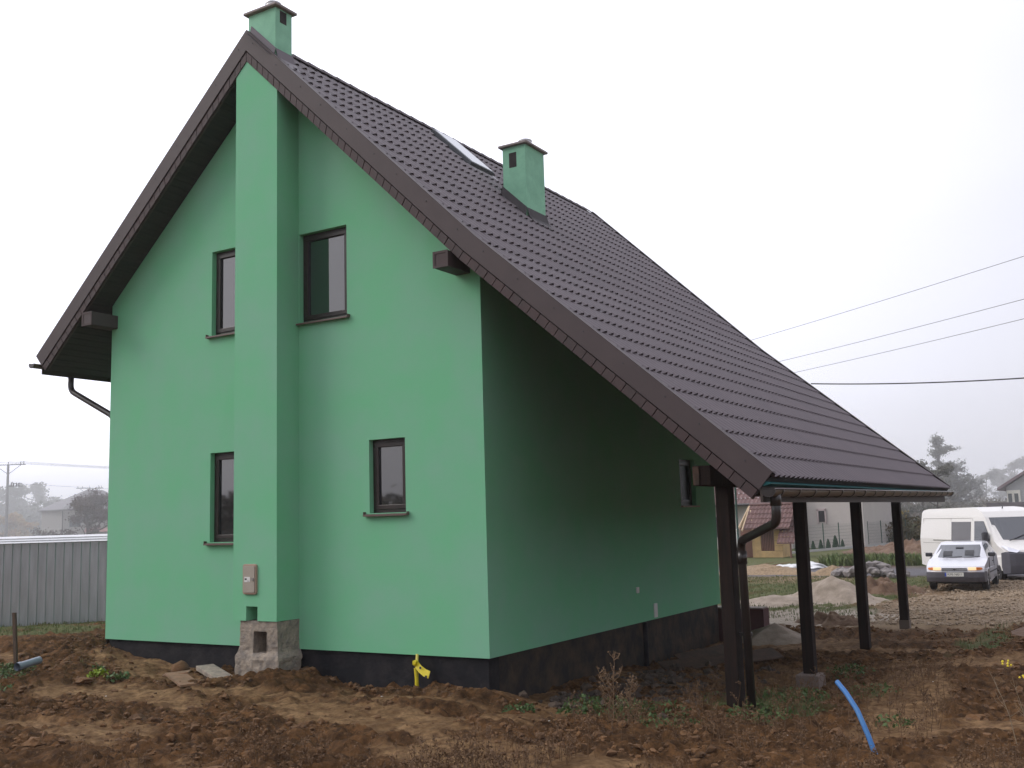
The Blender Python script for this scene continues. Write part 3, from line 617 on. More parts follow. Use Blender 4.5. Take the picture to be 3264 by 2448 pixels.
# boards lying under the porch roof
for (x, y, lx, ly, rot, lab) in ((8.95, 5.3, 1.15, .16, .95, 'dark muddy board lying nearer the porch post'), (8.4, 6.2, .8, .12, 1.2, 'dark wide board lying close along the plinth')):
    zg = hz(x, y)+.10; c_, s_ = math.cos(rot), math.sin(rot)
    thing(MB().obox((x, y, zg), (lx*c_, lx*s_, .03), (-ly*s_, ly*c_, .06), (0, 0, .012)), 'plank', mat('dark_board', (.085, .05, .032), .9, (.05, .032, .022), 6), lab, 'board', 'boards under the porch')

# ---------------------------------------------------------------- metal fence at left
F0, F1 = Vector((-10.6, 1.25)), Vector((-1.0, 7.5)); fl = empty('metal_fence', 'galvanised corrugated sheet fence with white top rail', 'fence', (F0.x, F0.y, -.4))
d = (F1-F0).normalized(); n2 = Vector((d.y, -d.x)); Lf = (F1-F0).length
p0, p1 = MB(), MB(); x = 0; prof = []; k = 0
while x < Lf:
    for dx_, h in ((0, 0), (.13, 0), (.142, .022), (.168, .022), (.18, 0)): prof.append((x+dx_, h))
    x += .20
vs = []; 
for s_, h in prof:
    P = F0+d*s_+n2*h
    for z in (-.75, .6, 1.60): vs.append((P.x+n2.x*.012*math.sin(s_*1.1)*(z > 0), P.y, z))
fs = []
for i in range(len(prof)-1): fs += [(i*3, i*3+3, i*3+4, i*3+1), (i*3+1, i*3+4, i*3+5, i*3+2)]
MB().add(vs, fs).build('sheet', ZINC, fl)
for j in range(3):
    q_ = MB(); off_ = .02+.035*(2-j); zt = 1.62+.055*j; bk_ = n2*-.06
    a = F0+n2*off_; b_ = F1+n2*off_; q_.add([(a.x, a.y, zt-.024), (b_.x, b_.y, zt-.024), (b_.x+bk_.x, b_.y+bk_.y, zt+.024), (a.x+bk_.x, a.y+bk_.y, zt+.024), (a.x-n2.x*.03, a.y-n2.y*.03, zt-.024), (b_.x-n2.x*.03, b_.y-n2.y*.03, zt-.024), (b_.x-n2.x*.09, b_.y-n2.y*.09, zt+.024), (a.x-n2.x*.09, a.y-n2.y*.09, zt+.024)], [(0,1,2,3),(7,6,5,4),(3,2,6,7),(0,4,5,1)])
    q_.build('top_rail', WHITEM, fl)
for s_ in np.arange(.4, Lf, 2.4):
    P = F0+d*s_-n2*.04; MB().tube([(P.x, P.y, -.8), (P.x, P.y, 1.6)], .03, 8).build('post', ZINC, fl)

# ---------------------------------------------------------------- clods, stones, grass and weeds on the ground
def scatter(n, fx, fy, keep): 
    x = RN.uniform(*fx, n); y = RN.uniform(*fy, n); k = keep(x, y); return x[k], y[k]
def inhouse(x, y): return ((x > -.1) & (x < W+.05) & (y > -.02) & (y < LD)) | ((x > 3.5) & (x < 4.5) & (y > -.5) & (y < .1))
def many_blobs(name, m, xs, ys, rs, sub, label, cat, sink=.35, seed=5, sq=(1, 1, .75), **kw):
    v, f = ICO[sub]; f = np.array(f); nb = len(xs); R_ = np.random.RandomState(seed)
    z = height(xs, ys); A = R_.uniform(0, 6.28, nb); D = 1+R_.uniform(-.38, .38, (nb, len(v))); S = np.stack([np.array(sq)[i]*R_.uniform(.75, 1.25, nb) for i in range(3)], 1)
    P = v[None]*D[..., None]*S[:, None]*rs[:, None, None]; ca, sa = np.cos(A)[:, None], np.sin(A)[:, None]
    X = P[..., 0]*ca-P[..., 1]*sa+xs[:, None]; Y = P[..., 0]*sa+P[..., 1]*ca+ys[:, None]; Z = P[..., 2]+(z-rs*sink*.5+rs*.3)[:, None]
    V = np.stack([X, Y, Z], -1).reshape(-1, 3); Fc = (f[None]+(np.arange(nb)*len(v))[:, None, None]).reshape(-1, 3)
    me = bpy.data.meshes.new(name); me.from_pydata(V.tolist(), [], Fc.tolist()); me.materials.append(m)
    o = bpy.data.objects.new(name, me); COL.objects.link(o); return setp(o, label, cat, None, 'stuff')
def kp(x, y):
    s, g_, w_, r_, gr = masks(x, y); pr = (1-s*.93)*(1-g_*.97)*(1-w_*.9)*(1-.6*gr)*(fbm(x, y, 1.1, 3, 4) > .44)
    return (RN.rand(len(x)) < pr) & ~inhouse(x, y)
x, y = scatter(60000, (-1.5, 16.5), (-6.5, 11), kp); many_blobs('soil_clods', SOILC, x, y, .009+.042*RN.rand(len(x))**4, 1, 'small crumbly clods of brown soil over the building plot', 'clods')
x, y = scatter(160, (2, 16), (-6, 8), kp); many_blobs('soil_lumps', SOILC, x, y, .05+.07*RN.rand(len(x))**2, 2, 'fist sized lumps of brown soil', 'clods', seed=8, sq=(1.1, .9, .6))
x, y = scatter(1500, (7.95, 10.6), (.2, 5.5), lambda x, y: (RN.rand(len(x)) < np.exp(-((x-8.9)/.9)**2-((y-2.2)/2)**2))); many_blobs('rubble', mat('dark_rubble', (.105, .075, .055), .95, (.045, .034, .027), 8, .6, 20), x, y, .03+.06*RN.rand(len(x))**2, 1, 'broken stones under the porch by the black plinth', 'rubble', seed=9)
x, y = scatter(60, (1, 15), (-5, 6), lambda x, y: ~inhouse(x, y)); many_blobs('white_crumbs', WHITEP, x, y, .008+.016*RN.rand(len(x))**2, 1, 'white plaster crumbs and litter lying on the soil', 'litter', seed=10, sq=(1.3, .8, .4))
x, y = scatter(9000, (8.5, 14), (12, 28), lambda x, y: masks(x, y)[1] > .5); many_blobs('gravel_chips', mat('chips', (.34, .26, .18), 1, (.19, .14, .095), 30), x, y, .02+.03*RN.rand(len(x)), 1, 'pale gravel chips spread over the drive', 'gravel', seed=12)
def blades(name, m, xs, ys, hgt, wid, label, cat, seed=3, lean=.5):
    R_ = np.random.RandomState(seed); nb = len(xs); z = height(xs, ys)-.01; a = R_.uniform(0, 6.28, nb); h = hgt*R_.uniform(.5, 1.3, nb); l = lean*h*R_.rand(nb); b_ = R_.uniform(0, 6.28, nb); w_ = wid*R_.uniform(.6, 1.3, nb)
    p0 = np.stack([xs-np.cos(a)*w_, ys-np.sin(a)*w_, z], -1); p1 = np.stack([xs+np.cos(a)*w_, ys+np.sin(a)*w_, z], -1)
    md = np.stack([xs+np.cos(b_)*l*.4, ys+np.sin(b_)*l*.4, z+h*.6], -1); o1 = np.stack([np.cos(a)*w_*.8, np.sin(a)*w_*.8, 0*a], -1); tp = np.stack([xs+np.cos(b_)*l, ys+np.sin(b_)*l, z+h], -1)
    V = np.stack([p0, p1, md+o1, md-o1, tp], 1).reshape(-1, 3); k = np.arange(nb)[:, None]*5
    F_ = (k+np.array([[0, 1, 2, 3]])).tolist()+(k+np.array([[3, 2, 4]])).tolist()
    me = bpy.data.meshes.new(name); me.from_pydata(V.tolist(), [], F_); me.materials.append(m); o = bpy.data.objects.new(name, me); COL.objects.link(o); return setp(o, label, cat, None, 'stuff')
GR1 = mat('grass_blade', (.060, .105, .025), .7, (.16, .15, .06), 2)
gk = lambda x, y: (masks(x, y)[4] > .35) & ~inhouse(x, y) & (RN.rand(len(x)) < .8)
x, y = scatter(45000, (-1, 12), (11, 29), gk); x2, y2 = scatter(9000, (9.2, 14.5), (-1, 12), gk); x3, y3 = scatter(16000, (-8, 2), (-4, 6), gk)
blades('grass', GR1, np.r_[x, x3], np.r_[y, y3], .07, .008, 'short patchy grass growing over the plot', 'grass')
blades('grass_tufts', mat('tuft', (.05, .09, .02), .7, (.12, .12, .04), 3), x2, y2, .10, .005, 'green grass tufts round the porch posts', 'grass')
# leafy weeds: clumps of round leaves
def leafclump(mb, cx, cy, z0, r, h, n, rs, ls=.03):
    for _ in range(n):
        a = rs.uniform(0, 6.28); q = r*math.sqrt(rs.rand()); zz = z0+h*rs.rand()*(1-q/r*.5); c = Vector((cx+q*math.cos(a), cy+q*math.sin(a), zz))
        u = Vector(rs.normal(0, 1, 3)).normalized(); v_ = u.cross(Vector(rs.normal(0, 1, 3))).normalized(); s = ls*rs.uniform(.6, 1.4)
        mb.add([c-u*s, c-v_*s*.5, c+u*s, c+v_*s*.5], [(0, 1, 2, 3)])
rs = np.random.RandomState(21)
lw = MB()
for (x, y, r, h, n) in ((8.9, .45, .30, .25, 260), (9.5, .2, .35, .22, 240), (9.0, .0, .25, .15, 120), (10.7, 2.6, .5, .28, 420), (11.1, 2.2, .45, .2, 300), (10.2, 1.9, .5, .2, 260), (11.5, 1.0, .5, .14, 260), (12.0, 2.6, .35, .12, 160), (11.2, .3, .4, .16, 220), (10.4, -.4, .5, .12, 200), (11.2, 4.8, .4, .22, 240), (1.0, -2.7, .5, .14, 380), (.5, -2.2, .5, .12, 260), (1.5, -3.1, .4, .10, 200), (9.9, .3, .5, .2, 320), (12.7, .4, .22, .14, 80), (8.7, -.9, .2, .1, 90)):
    leafclump(lw, x, y, hz(x, y), r, h, n, rs, .028)
thing(lw, 'low_weeds', mat('weed_green', (.045, .10, .022), .7, (.085, .12, .035), 4), 'dark green low weeds growing round the nearest porch posts', 'weeds', kind='stuff', fix=False)
for (x, y, r, h, n, m_, lab, ls) in ((2.35, -1.55, .16, .14, 90, LEAFG, 'small green weed right of the yellow green one before left wall', .035), (2.0, -1.62, .15, .13, 90, mat('lime_leaf', (.22, .30, .02), .7), 'small yellow green weed before left wall', .03), (1.6, -1.35, .13, .16, 70, LEAFG, 'small dark green weed nearest the grey drain pipe', .03)):
    lw = MB(); leafclump(lw, x, y, hz(x, y), r, h, n, rs, ls)
    for k in range(4): lw.tube([(x, y, hz(x, y)-.03), (x+.1*math.cos(k*1.7), y+.1*math.sin(k*1.7), hz(x, y)+h*.8)], .004, 4)
    thing(lw, 'weed_plant', m_, lab, 'weed', fix=False)
def stalk(mb, x, y, h, rs, br=6, seedy=True, th=.0035):
    z = hz(x, y)-.03; pts = [Vector((x, y, z))]; d = Vector((rs.normal(0, .12), rs.normal(0, .12), 1)).normalized()
    for i in range(5): d = (d+Vector((rs.normal(0, .07), rs.normal(0, .07), 0))).normalized(); pts.append(pts[-1]+d*h/5)
    mb.tube(pts, [th, th, th*.85, th*.7, th*.55, th*.4], 4)
    for k in range(br):
        t_ = .25+.7*rs.rand(); i = int(t_*5); p = pts[min(i, 4)].lerp(pts[min(i+1, 5)], t_*5-i); a = rs.uniform(0, 6.28); l = h*.30*(1.15-t_)+.03
        e = p+Vector((math.cos(a)*l*.7, math.sin(a)*l*.7, l*.75)); m_ = (p+e)/2+Vector((math.cos(a)*l*.12, math.sin(a)*l*.12, -l*.05)); mb.tube([p, m_, e], [th*.6, th*.5, th*.3], 3, False)
        if seedy:
            for q in range(5):
                c = p.lerp(e, .4+.15*q)+Vector(rs.normal(0, .008, 3)); s = .008+.006*rs.rand(); u = Vector(rs.normal(0, 1, 3)).normalized(); v_ = u.orthogonal().normalized(); mb.add([c-u*s, c+v_*s*.6, c+u*s, c-v_*s*.6], [(0, 1, 2, 3)])
dw = MB(); rs = np.random.RandomState(5)
for i in range(2600):
    d_ = rs.uniform(6.6, 9.9); a_ = math.radians(31.2-rs.uniform(-26, 26)); x = CX-math.sin(a_)*d_; y = CY+math.cos(a_)*d_
    if fbm(np.array([x]), np.array([y]), 1.0, 3, 6)[0] < .46 or y > -1.6: continue
    stalk(dw, x, y, rs.uniform(.12, .42), rs, rs.randint(3, 8))
for i in range(480):
    x, y = rs.uniform(9.6, 13.2), rs.uniform(-2.0, 4.5); stalk(dw, x, y, rs.uniform(.10, .38), rs, rs.randint(3, 7))
thing(dw, 'dry_weeds', DRY, 'thin dry brown weed stalks standing in the foreground soil', 'weeds', kind='stuff', fix=False)
tw = MB()
for k in range(4): stalk(tw, 10.0+.05*k, -1.0+.06*k, .85-.14*k, rs, 22, th=.006)
thing(tw, 'dry_plant', mat('seedhead', (.20, .125, .07), .9), 'tall dry seed head plant standing before the black plinth and porch', 'plant', fix=False)
for (x, y, h, lab) in ((14.05, -.9, .75, 'yellow flowering weed stalk nearest the bottom right corner'), (14.0, .55, .55, 'thin yellow flowering weed further back at right')):
    tw = MB(); stalk(tw, x, y, h, rs, 7, False); g = thing(tw, 'flowering_weed', mat('pale_stem', (.22, .17, .11), .9), lab, 'weed', fix=False)
    z = hz(x, y)+h; fb = MB()
    for k in range(6): fb.blob((x+rs.normal(0, .035), y+rs.normal(0, .035), z-.03+rs.normal(0, .03)), .012, k, 1)
    fb.build('blossom', LEAFY if False else mat('blossom_yellow', (.75, .6, .03), .6), g)

# ---------------------------------------------------------------- heaps
def heap(name, m, cx, cy, rx, ry, h, label, cat, seed=0, peak=1.0, rough=.12, nr=26, na=56, fr=1.0, z0=None):
    R_ = np.random.RandomState(seed); z0 = hz(cx, cy) if z0 is None else z0; vs = []; fs = []
    for i in range(nr+1):
        t_ = i/nr
        for j in range(na):
            a = 2*PI*j/na; k = 1+.18*math.sin(2*a+seed)+.10*math.sin(5*a+seed*2); x = cx+rx*t_*k*math.cos(a); y = cy+ry*t_*k*math.sin(a)
            prof = (1-t_)**peak; n_ = float(fbm(np.array([x]), np.array([y]), fr*2.2, 4, seed % 4)[0])-.5
            vs.append((x, y, z0+h*prof+h*n_*rough*4*min(1, t_*3)*(1-t_**3)-.06*t_))
    for i in range(nr):
        for j in range(na): fs.append((i*na+j, i*na+(j+1) % na, (i+1)*na+(j+1) % na, (i+1)*na+j))
    b = MB(); b.add(vs, fs); return thing(b, name, m, label, cat, smooth=True)
heap('sand_pile', SANDM, 7.6, 17.9, 1.65, 1.15, .70, 'pointed pale sand pile behind the porch posts', 'sand pile', 3, 1.15, .12)
heap('sand_pile', SANDM, 6.4, 16.4, 1.9, .8, .26, 'low spread of pale sand left of the pointed pile', 'sand pile', 5, 1.2, .2)
heap('sand_pile', SANDM, 8.75, 8.9, .95, .8, .34, 'small pale sand pile against the maroon porch step', 'sand pile', 9, 1.0, .12, z0=-.72)
heap('gravel_heap', GRAVM, 1.3, 31.6, 2.6, 1.5, .42, 'tan gravel heap before the stone shelter', 'gravel heap', 2, 1.1, .12, fr=1.5)
heap('gravel_heap', GRAVM, 4.4, 30.5, 1.1, .8, .42, 'tan gravel heap behind the stone rubble', 'gravel heap', 7, 1.1, .12, fr=1.5)
heap('earth_heap', EARTHM, 8.2, 21.3, 1.1, .9, .50, 'small brown earth heap beside the sand pile', 'earth heap', 1, .8, .35, fr=2)
heap('earth_heap', EARTHM, 3.4, 50, 4.2, 2.5, .55, 'long brown earth heap before the mesh fence', 'earth heap', 4, .7, .3, fr=1)
heap('earth_heap', EARTHM, 5.6, 46, 3.2, 2.6, .85, 'brown earth heap left of the white van', 'earth heap', 6, .7, .3, fr=1)
heap('earth_heap', EARTHM, 9.1, 12.2, .9, .6, .22, 'low row of brown clods between the third and fourth post', 'earth heap', 2, .7, .5, fr=3)
heap('earth_heap', EARTHM, 16.4, 7.6, 2.6, 2.6, .55, 'dark earth heap at the right edge of the plot', 'earth heap', 8, .8, .35, fr=2)
rs = np.random.RandomState(44)
for i in range(46):
    t_ = rs.rand(); x = 4.9+2.6*rs.rand(); y = 27.6+1.9*rs.rand(); r = rs.uniform(.10, .30)
    c_ = 1-abs((x-6.2)/1.4); b = MB(); b.blob((x, y, hz(x, y)+r*.35+.52*max(0, c_)*rs.rand()), r, 100+i, 1, .22, (1.2, .9, .75))
    thing(b, 'rubble_stone', STONE, 'grey rubble stone in the heap behind the porch posts', 'stone', 'rubble stones heaped behind the porch', smooth=False)
b = MB(); vs = []; nA, nB = 26, 12
for i in range(nA+1):
    for j in range(nB+1):
        x = .7+2.1*i/nA+.15*math.sin(j); y = 34.6+1.1*j/nB+.2*math.sin(i*.5); h = .42*float(fbm(np.array([x]), np.array([y]), 2.2, 3, 1)[0])*abs(math.sin(PI*j/nB))*abs(math.sin(PI*i/nA))**.5
        vs.append((x, y, -.69+h))
b.add(vs, [(i*(nB+1)+j, (i+1)*(nB+1)+j, (i+1)*(nB+1)+j+1, i*(nB+1)+j+1) for i in range(nA) for j in range(nB)])
thing(b, 'tarpaulin', mat('white_tarp', (.62, .62, .62), .5), 'crumpled white tarpaulin lying by the road', 'tarpaulin', smooth=True)
x = RN.uniform(2.2, 9, 2500); y = RN.uniform(36.3, 39.0, 2500)
blades('verge_plants', mat('verge', (.075, .12, .03), .8, (.14, .16, .06), 1), x, y, .42, .05, 'bushy green plants along the far side of the road', 'plants', 8, .9)

# ---------------------------------------------------------------- trees
def tree(name, label, cat, loc, H, crown, n_leaf, leaf, bark, ls=.10, seed=0, trunk=.12, z0=.35, levels=3, flat=.0, spread=.75, group=None, cone=0, nb=9):
    rs = np.random.RandomState(seed); t = empty(name, label, cat, loc, group); base = Vector(loc); tb = MB(); tips = []
    def grow(p, d, l, r, lv):
        pts = [p]; n_ = 4
        for i in range(n_):
            d = (d+Vector(rs.normal(0, .10, 3))+Vector((0, 0, .03 if lv else 0))).normalized(); pts.append(pts[-1]+d*l/n_)
        tb.tube(pts, [r*(1-.55*i/n_) for i in range(n_+1)], 6 if lv == 0 else 4, False)
        if lv < levels:
            k = (nb if lv == 0 else 4)
            for i in range(k):
                f_ = (z0+(1-z0)*(i+rs.rand())/k) if lv == 0 else .35+.65*rs.rand(); j = min(int(f_*n_), n_-1); q = pts[j].lerp(pts[j+1], f_*n_-j)
                a = rs.uniform(0, 6.28); el_ = rs.uniform(.05, .75)*(1-flat); dd = Vector((math.cos(a)*math.cos(el_), math.sin(a)*math.cos(el_), math.sin(el_)))
                dd = (dd*spread+d*(1-spread)).normalized() if lv else dd
                sc = crown/H*((1.15-.55*abs(f_-.45))*(1-cone)+cone*(1.55-1.25*f_)) if lv == 0 else .55
                grow(q, dd, l*sc*rs.uniform(.7, 1.1), r*.42, lv+1)
        if lv >= 1: tips.extend([pts[-1], pts[-2], pts[2]] if lv > 1 else [pts[-1]])
    grow(base+Vector((0, 0, -.2)), Vector((0, 0, 1)), H, trunk, 0)
    tb.build('trunk', bark, t, smooth=True, fix=False)
    if n_leaf:
        T_ = np.array([tuple(p) for p in tips]); k = rs.randint(0, len(T_), n_leaf); P = T_[k]+rs.normal(0, 1, (n_leaf, 3))*np.array([1, 1, .7])*crown*.085
        u = rs.normal(0, 1, (n_leaf, 3)); u /= np.linalg.norm(u, axis=1)[:, None]; v = np.cross(u, rs.normal(0, 1, (n_leaf, 3))); v /= np.linalg.norm(v, axis=1)[:, None]; s = ls*rs.uniform(.5, 1.3, n_leaf)[:, None]
        V = np.stack([P-u*s, P-v*s*.55, P+u*s, P+v*s*.55], 1).reshape(-1, 3)-np.array(loc); F_ = (np.arange(n_leaf)[:, None]*4+np.arange(4)).tolist()
        me = bpy.data.meshes.new('crown'); me.from_pydata(V.tolist(), [], F_); me.materials.append(leaf); o = bpy.data.objects.new('crown', me); COL.objects.link(o); o.parent = t
    return t
def dup(root, loc, rz, sc, label, group=None):
    r = root.copy(); COL.objects.link(r); r.location = loc; r.rotation_euler = (0, 0, rz); r.scale = (sc, sc, sc); r['label'] = label
    if group: r['group'] = group
    for ch in list(root.children): c_ = ch.copy(); COL.objects.link(c_); c_.parent = r
    return r
LD1 = mat('brown_leaf', (.060, .038, .034), .8, (.085, .055, .04), 1); LPI = mat('pine_needle_hazed', (.09, .10, .075), .8, (.13, .13, .09), 1)  # pine needles, like the hazy leaves, paled: distance haze put into the colour
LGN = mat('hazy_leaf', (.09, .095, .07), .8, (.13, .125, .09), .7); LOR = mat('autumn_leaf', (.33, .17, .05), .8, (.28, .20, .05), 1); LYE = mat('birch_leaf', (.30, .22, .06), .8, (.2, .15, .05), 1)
GZ = -.7
tree('broad_tree', 'brown leaved tree in front of the hazy left house', 'tree', (-72.5, 52.8, GZ), 5.4, 3.1, 11000, LD1, BARK, .11, 3, .20, .2, 3, 0, .8)
tree('pine_tree', 'tall open crowned pine above the roof eave corner', 'tree', (-3.6, 105.6, GZ), 9.3, 2.3, 4200, LPI, BARK, .12, 14, .18, .32, 3, .05, .8, cone=.5, nb=17)
tree('pine_tree', 'rounder dense pine right of the tall pine', 'tree', (-1.3, 107, GZ), 6.2, 2.4, 6000, LPI, BARK, .12, 6, .18, .22, 3, .1, .85, nb=15)
tree('pine_tree', 'pine whose tip just shows above the roof edge', 'tree', (-7.2, 103.7, GZ), 9.2, 1.8, 2600, LPI, BARK, .15, 9, .18, .5, 3, .5, .85, cone=.5)
far = tree('bare_tree', 'thin hazy tree right of the dense pine', 'tree', (-4.6, 140, GZ), 7.0, 2.0, 2600, LGN, BARK, .14, 17, .11, .25, 3, .1, .8, 'thin trees of the far wood at right')
hr_ = lambda x, D: (CX+D*(fw.x*1.0+rt.x*(x-1632)/3283.1), CY+D*(fw.y+rt.y*(x-1632)/3283.1))
for i, (px, D, s, lab) in enumerate(((3105, 140, 1.0, 'first thin hazy tree right of the dense pine'), (3145, 150, .92, 'second thin hazy tree right of the dense pine'), (3172, 155, 1.05, 'third thin hazy tree right of the dense pine'), (3206, 150, 1.28, 'taller hazy tree left of the far brown roof'), (3244, 160, 1.35, 'hazy tree rising behind the far brown roof'), (3060, 150, .85, 'thin hazy tree just behind the dense pine'),
    (2775, 95, .8, 'thin trunk tree left of the third post gap'), (2800, 88, .75, 'birch like tree with few leaves between third and fourth post'), (2835, 92, .9, 'bare tree left of the fourth post'), (2925, 98, .95, 'bare tree right of the fourth post'), (2948, 90, .85, 'bare tree left of the van roof'), (2985, 105, .85, 'bare tree directly behind the van roof'), (3020, 110, .8, 'dark bare tree behind middle of the van roof'))):
    X, Y = hr_(px, D)
    if i == 0: far.location = (X, Y, GZ); far['label'] = lab
    else: dup(far, (X, Y, GZ), i*1.9, s, lab, 'thin trees of the far wood at right')
X, Y = hr_(2812, 84); tree('birch_tree', 'small birch with yellow leaves between third and fourth posts', 'tree', (X, Y, GZ), 4.6, 2.2, 900, LYE, mat('birch_bark', (.42, .38, .34), .9), .12, 31, .06, .3, 3, .1, .7)
X, Y = hr_(2990, 125)
def thicket(name, label, x0, x1, D0, D1, n, h, m_, seed, ls=.22):
    rs = np.random.RandomState(seed); nn = n; px = rs.uniform(x0, x1, nn); D = rs.uniform(D0, D1, nn); u_ = (px-1632)/3283.1
    X = CX+D*(fw.x+rt.x*u_); Y = CY+D*(fw.y+rt.y*u_); hh = h*(.45+.55*vn(X, Y, .22, seed)+.25*vn(X, Y, .9, 2)); Z = GZ+hh*rs.rand(nn)**.8
    u = rs.normal(0, 1, (nn, 3)); u /= np.linalg.norm(u, axis=1)[:, None]; v = np.cross(u, rs.normal(0, 1, (nn, 3))); v /= np.linalg.norm(v, axis=1)[:, None]; s = ls*rs.uniform(.5, 1.3, nn)[:, None]; P = np.stack([X, Y, Z], -1)
    V = np.stack([P-u*s, P-v*s*.5, P+u*s, P+v*s*.5], 1).reshape(-1, 3)
    me = bpy.data.meshes.new(name); me.from_pydata(V.tolist(), [], (np.arange(nn)[:, None]*4+np.arange(4)).tolist()); me.materials.append(m_); o = bpy.data.objects.new(name, me); COL.objects.link(o); setp(o, label, 'undergrowth', None, 'stuff')
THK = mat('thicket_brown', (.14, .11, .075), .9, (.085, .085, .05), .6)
thicket('undergrowth', 'hazy brown and green undergrowth behind the mesh fence', 2700, 3300, 100, 135, 26000, 3.4, THK, 2, .20)
thicket('undergrowth', 'low olive scrub behind the mesh fence', 2560, 3010, 76, 84, 9000, 1.7, mat('scrub', (.10, .11, .05), .9, (.16, .11, .06), .8), 3, .15)
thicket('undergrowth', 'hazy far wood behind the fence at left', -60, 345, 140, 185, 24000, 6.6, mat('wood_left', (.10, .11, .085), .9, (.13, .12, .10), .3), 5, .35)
for (px, D, H, cr, lab, nl, lm, sd) in ((20, 150, 7.2, 3.6, 'hazy tree behind the nearer utility pole', 3000, LGN, 41), (88, 165, 8.6, 4.2, 'large hazy tree left of the far house', 5200, LGN, 42), (-30, 150, 7.5, 4, 'hazy tree cut by the left picture edge', 3000, LGN, 43), (52, 128, 4.3, 2.2, 'orange leaved shrub right of the nearer utility pole', 3000, LOR, 44)):
    X, Y = hr_(px, D); tree('hazy_tree' if sd < 44 else 'shrub', lab, 'tree' if sd < 44 else 'shrub', (X, Y, GZ), H, cr, nl, lm, BARK, .24, sd, .14, .2, 3, 0, .75)

# unseen wood added behind the viewer as a dark band for the panes to mirror
nn = 16000; R_ = np.random.RandomState(77); X = R_.uniform(-95, 10, nn); Y = -62-.25*(X+40)+R_.uniform(-7, 7, nn); hh = 3.0+4.5*vn(X, Y, .10, 3)+1.5*vn(X, Y, .5, 1); Z = GZ+hh*R_.rand(nn)**.8
u = R_.normal(0, 1, (nn, 3)); u /= np.linalg.norm(u, axis=1)[:, None]; v = np.cross(u, R_.normal(0, 1, (nn, 3))); v /= np.linalg.norm(v, axis=1)[:, None]; s = .5*R_.uniform(.5, 1.3, nn)[:, None]; P = np.stack([X, Y, Z], -1)
V = np.stack([P-u*s, P-v*s*.5, P+u*s, P+v*s*.5], 1).reshape(-1, 3)
me = bpy.data.meshes.new('wood'); me.from_pydata(V.tolist(), [], (np.arange(nn)[:, None]*4+np.arange(4)).tolist()); me.materials.append(THK); o = bpy.data.objects.new('wood', me); COL.objects.link(o); setp(o, 'unseen brown wood added for the lower window panes to mirror', 'wood', None, 'stuff')

# ---------------------------------------------------------------- utility poles and wires
STG = mat('steel_grey', (.10, .10, .12), .7)
def pole(x, y, H, label, rot, two=False):
    t = empty('utility_pole', label, 'pole', (x, y, GZ)); cmt = mat('concrete_pole', (.30, .29, .30), .9)
    MB().tube([(x, y, GZ-.2), (x, y, GZ+H)], [.17, .11], 8).build('shaft', cmt, t)
    c_, s_ = math.cos(rot), math.sin(rot); b = MB(); z = GZ+H
    b.obox((x, y, z), (1.7*c_, 1.7*s_, 0), (-.04*s_, .04*c_, 0), (0, 0, .04))
    for sg in (-1, 1): b.tube([(x+sg*1.25*c_, y+sg*1.25*s_, z-.02), (x+sg*.1*c_, y+sg*.1*s_, z-.85)], .03, 5)
    b.build('crossarm', STG, t)
    MB().obox((x+.75*c_, y+.75*s_, z-2.1), (.75*c_, .75*s_, 0), (-.03*s_, .03*c_, 0), (0, 0, .03)).build('lower_arm', STG, t)
    i_ = MB()
    for k in (-1.5, -.9, 0, 1.2, 1.5): i_.tube([(x+k*c_, y+k*s_, z), (x+k*c_, y+k*s_, z+.30)], .035, 6)
    for k in (.35, .6, .85, 1.1): i_.tube([(x+k*c_, y+k*s_, z-2.1), (x+k*c_, y+k*s_, z-1.75)], .05, 6)
    i_.build('insulator', BLACKP, t); return t
pole(-78.8, 48.6, 9.3, 'nearer concrete utility pole with crossarm at left edge', .55)
pole(-98.2, 72.1, 8.1, 'farther utility pole rising behind the brown leaved tree', .55)
CAB = mat('cable', (.16, .16, .17), .7); CABD = mat('cable_dark', (.03, .03, .03), .6)
def wire(a, b, sag, r, label, m, group=None):
    a, b = Vector(a), Vector(b); pts = [a.lerp(b, i/24)-Vector((0, 0, sag*4*(i/24)*(1-i/24))) for i in range(25)]
    thing(MB().tube(pts, r, 5), 'overhead_wire', m, label, 'wire', group, fix=False)
def ext(a, b, k0, k1): a, b = Vector(a), Vector(b); return a+(b-a)*(-k0), b+(b-a)*k1
wire(*ext((-3.67, 46.1, 11.77), (12.53, 26.7, 10.25), .25, .35), .10, .011, 'topmost thin wire in the sky at right', CAB)
wire(*ext((-2.38, 47.1, 10.51), (12.14, 30.1, 9.39), .25, .35), .10, .012, 'middle thin wire in the sky at right', CAB)
wire(*ext((-1.69, 47.6, 9.85), (12.08, 30.2, 8.68), .25, .35), .10, .012, 'lowest thin wire in the sky at right', CAB)
wire((5.5, 25.0, 6.3), (17.5, 23.6, 5.72), .22, .022, 'thick dark cable reaching the house roof from the right', CABD)
for k, (dz, off_) in enumerate(((.3, -1.2), (.3, 0), (.3, 1.2), (-1.8, .6))):
    wire((-78.8+off_*.85, 48.6+off_*.5, GZ+9.3+dz), (-40, 72, GZ+6.6+dz), .4, .014, ('first', 'second', 'third', 'lowest')[k]+' faint wire running right from the nearer utility pole', CAB, 'wires at the left utility pole')

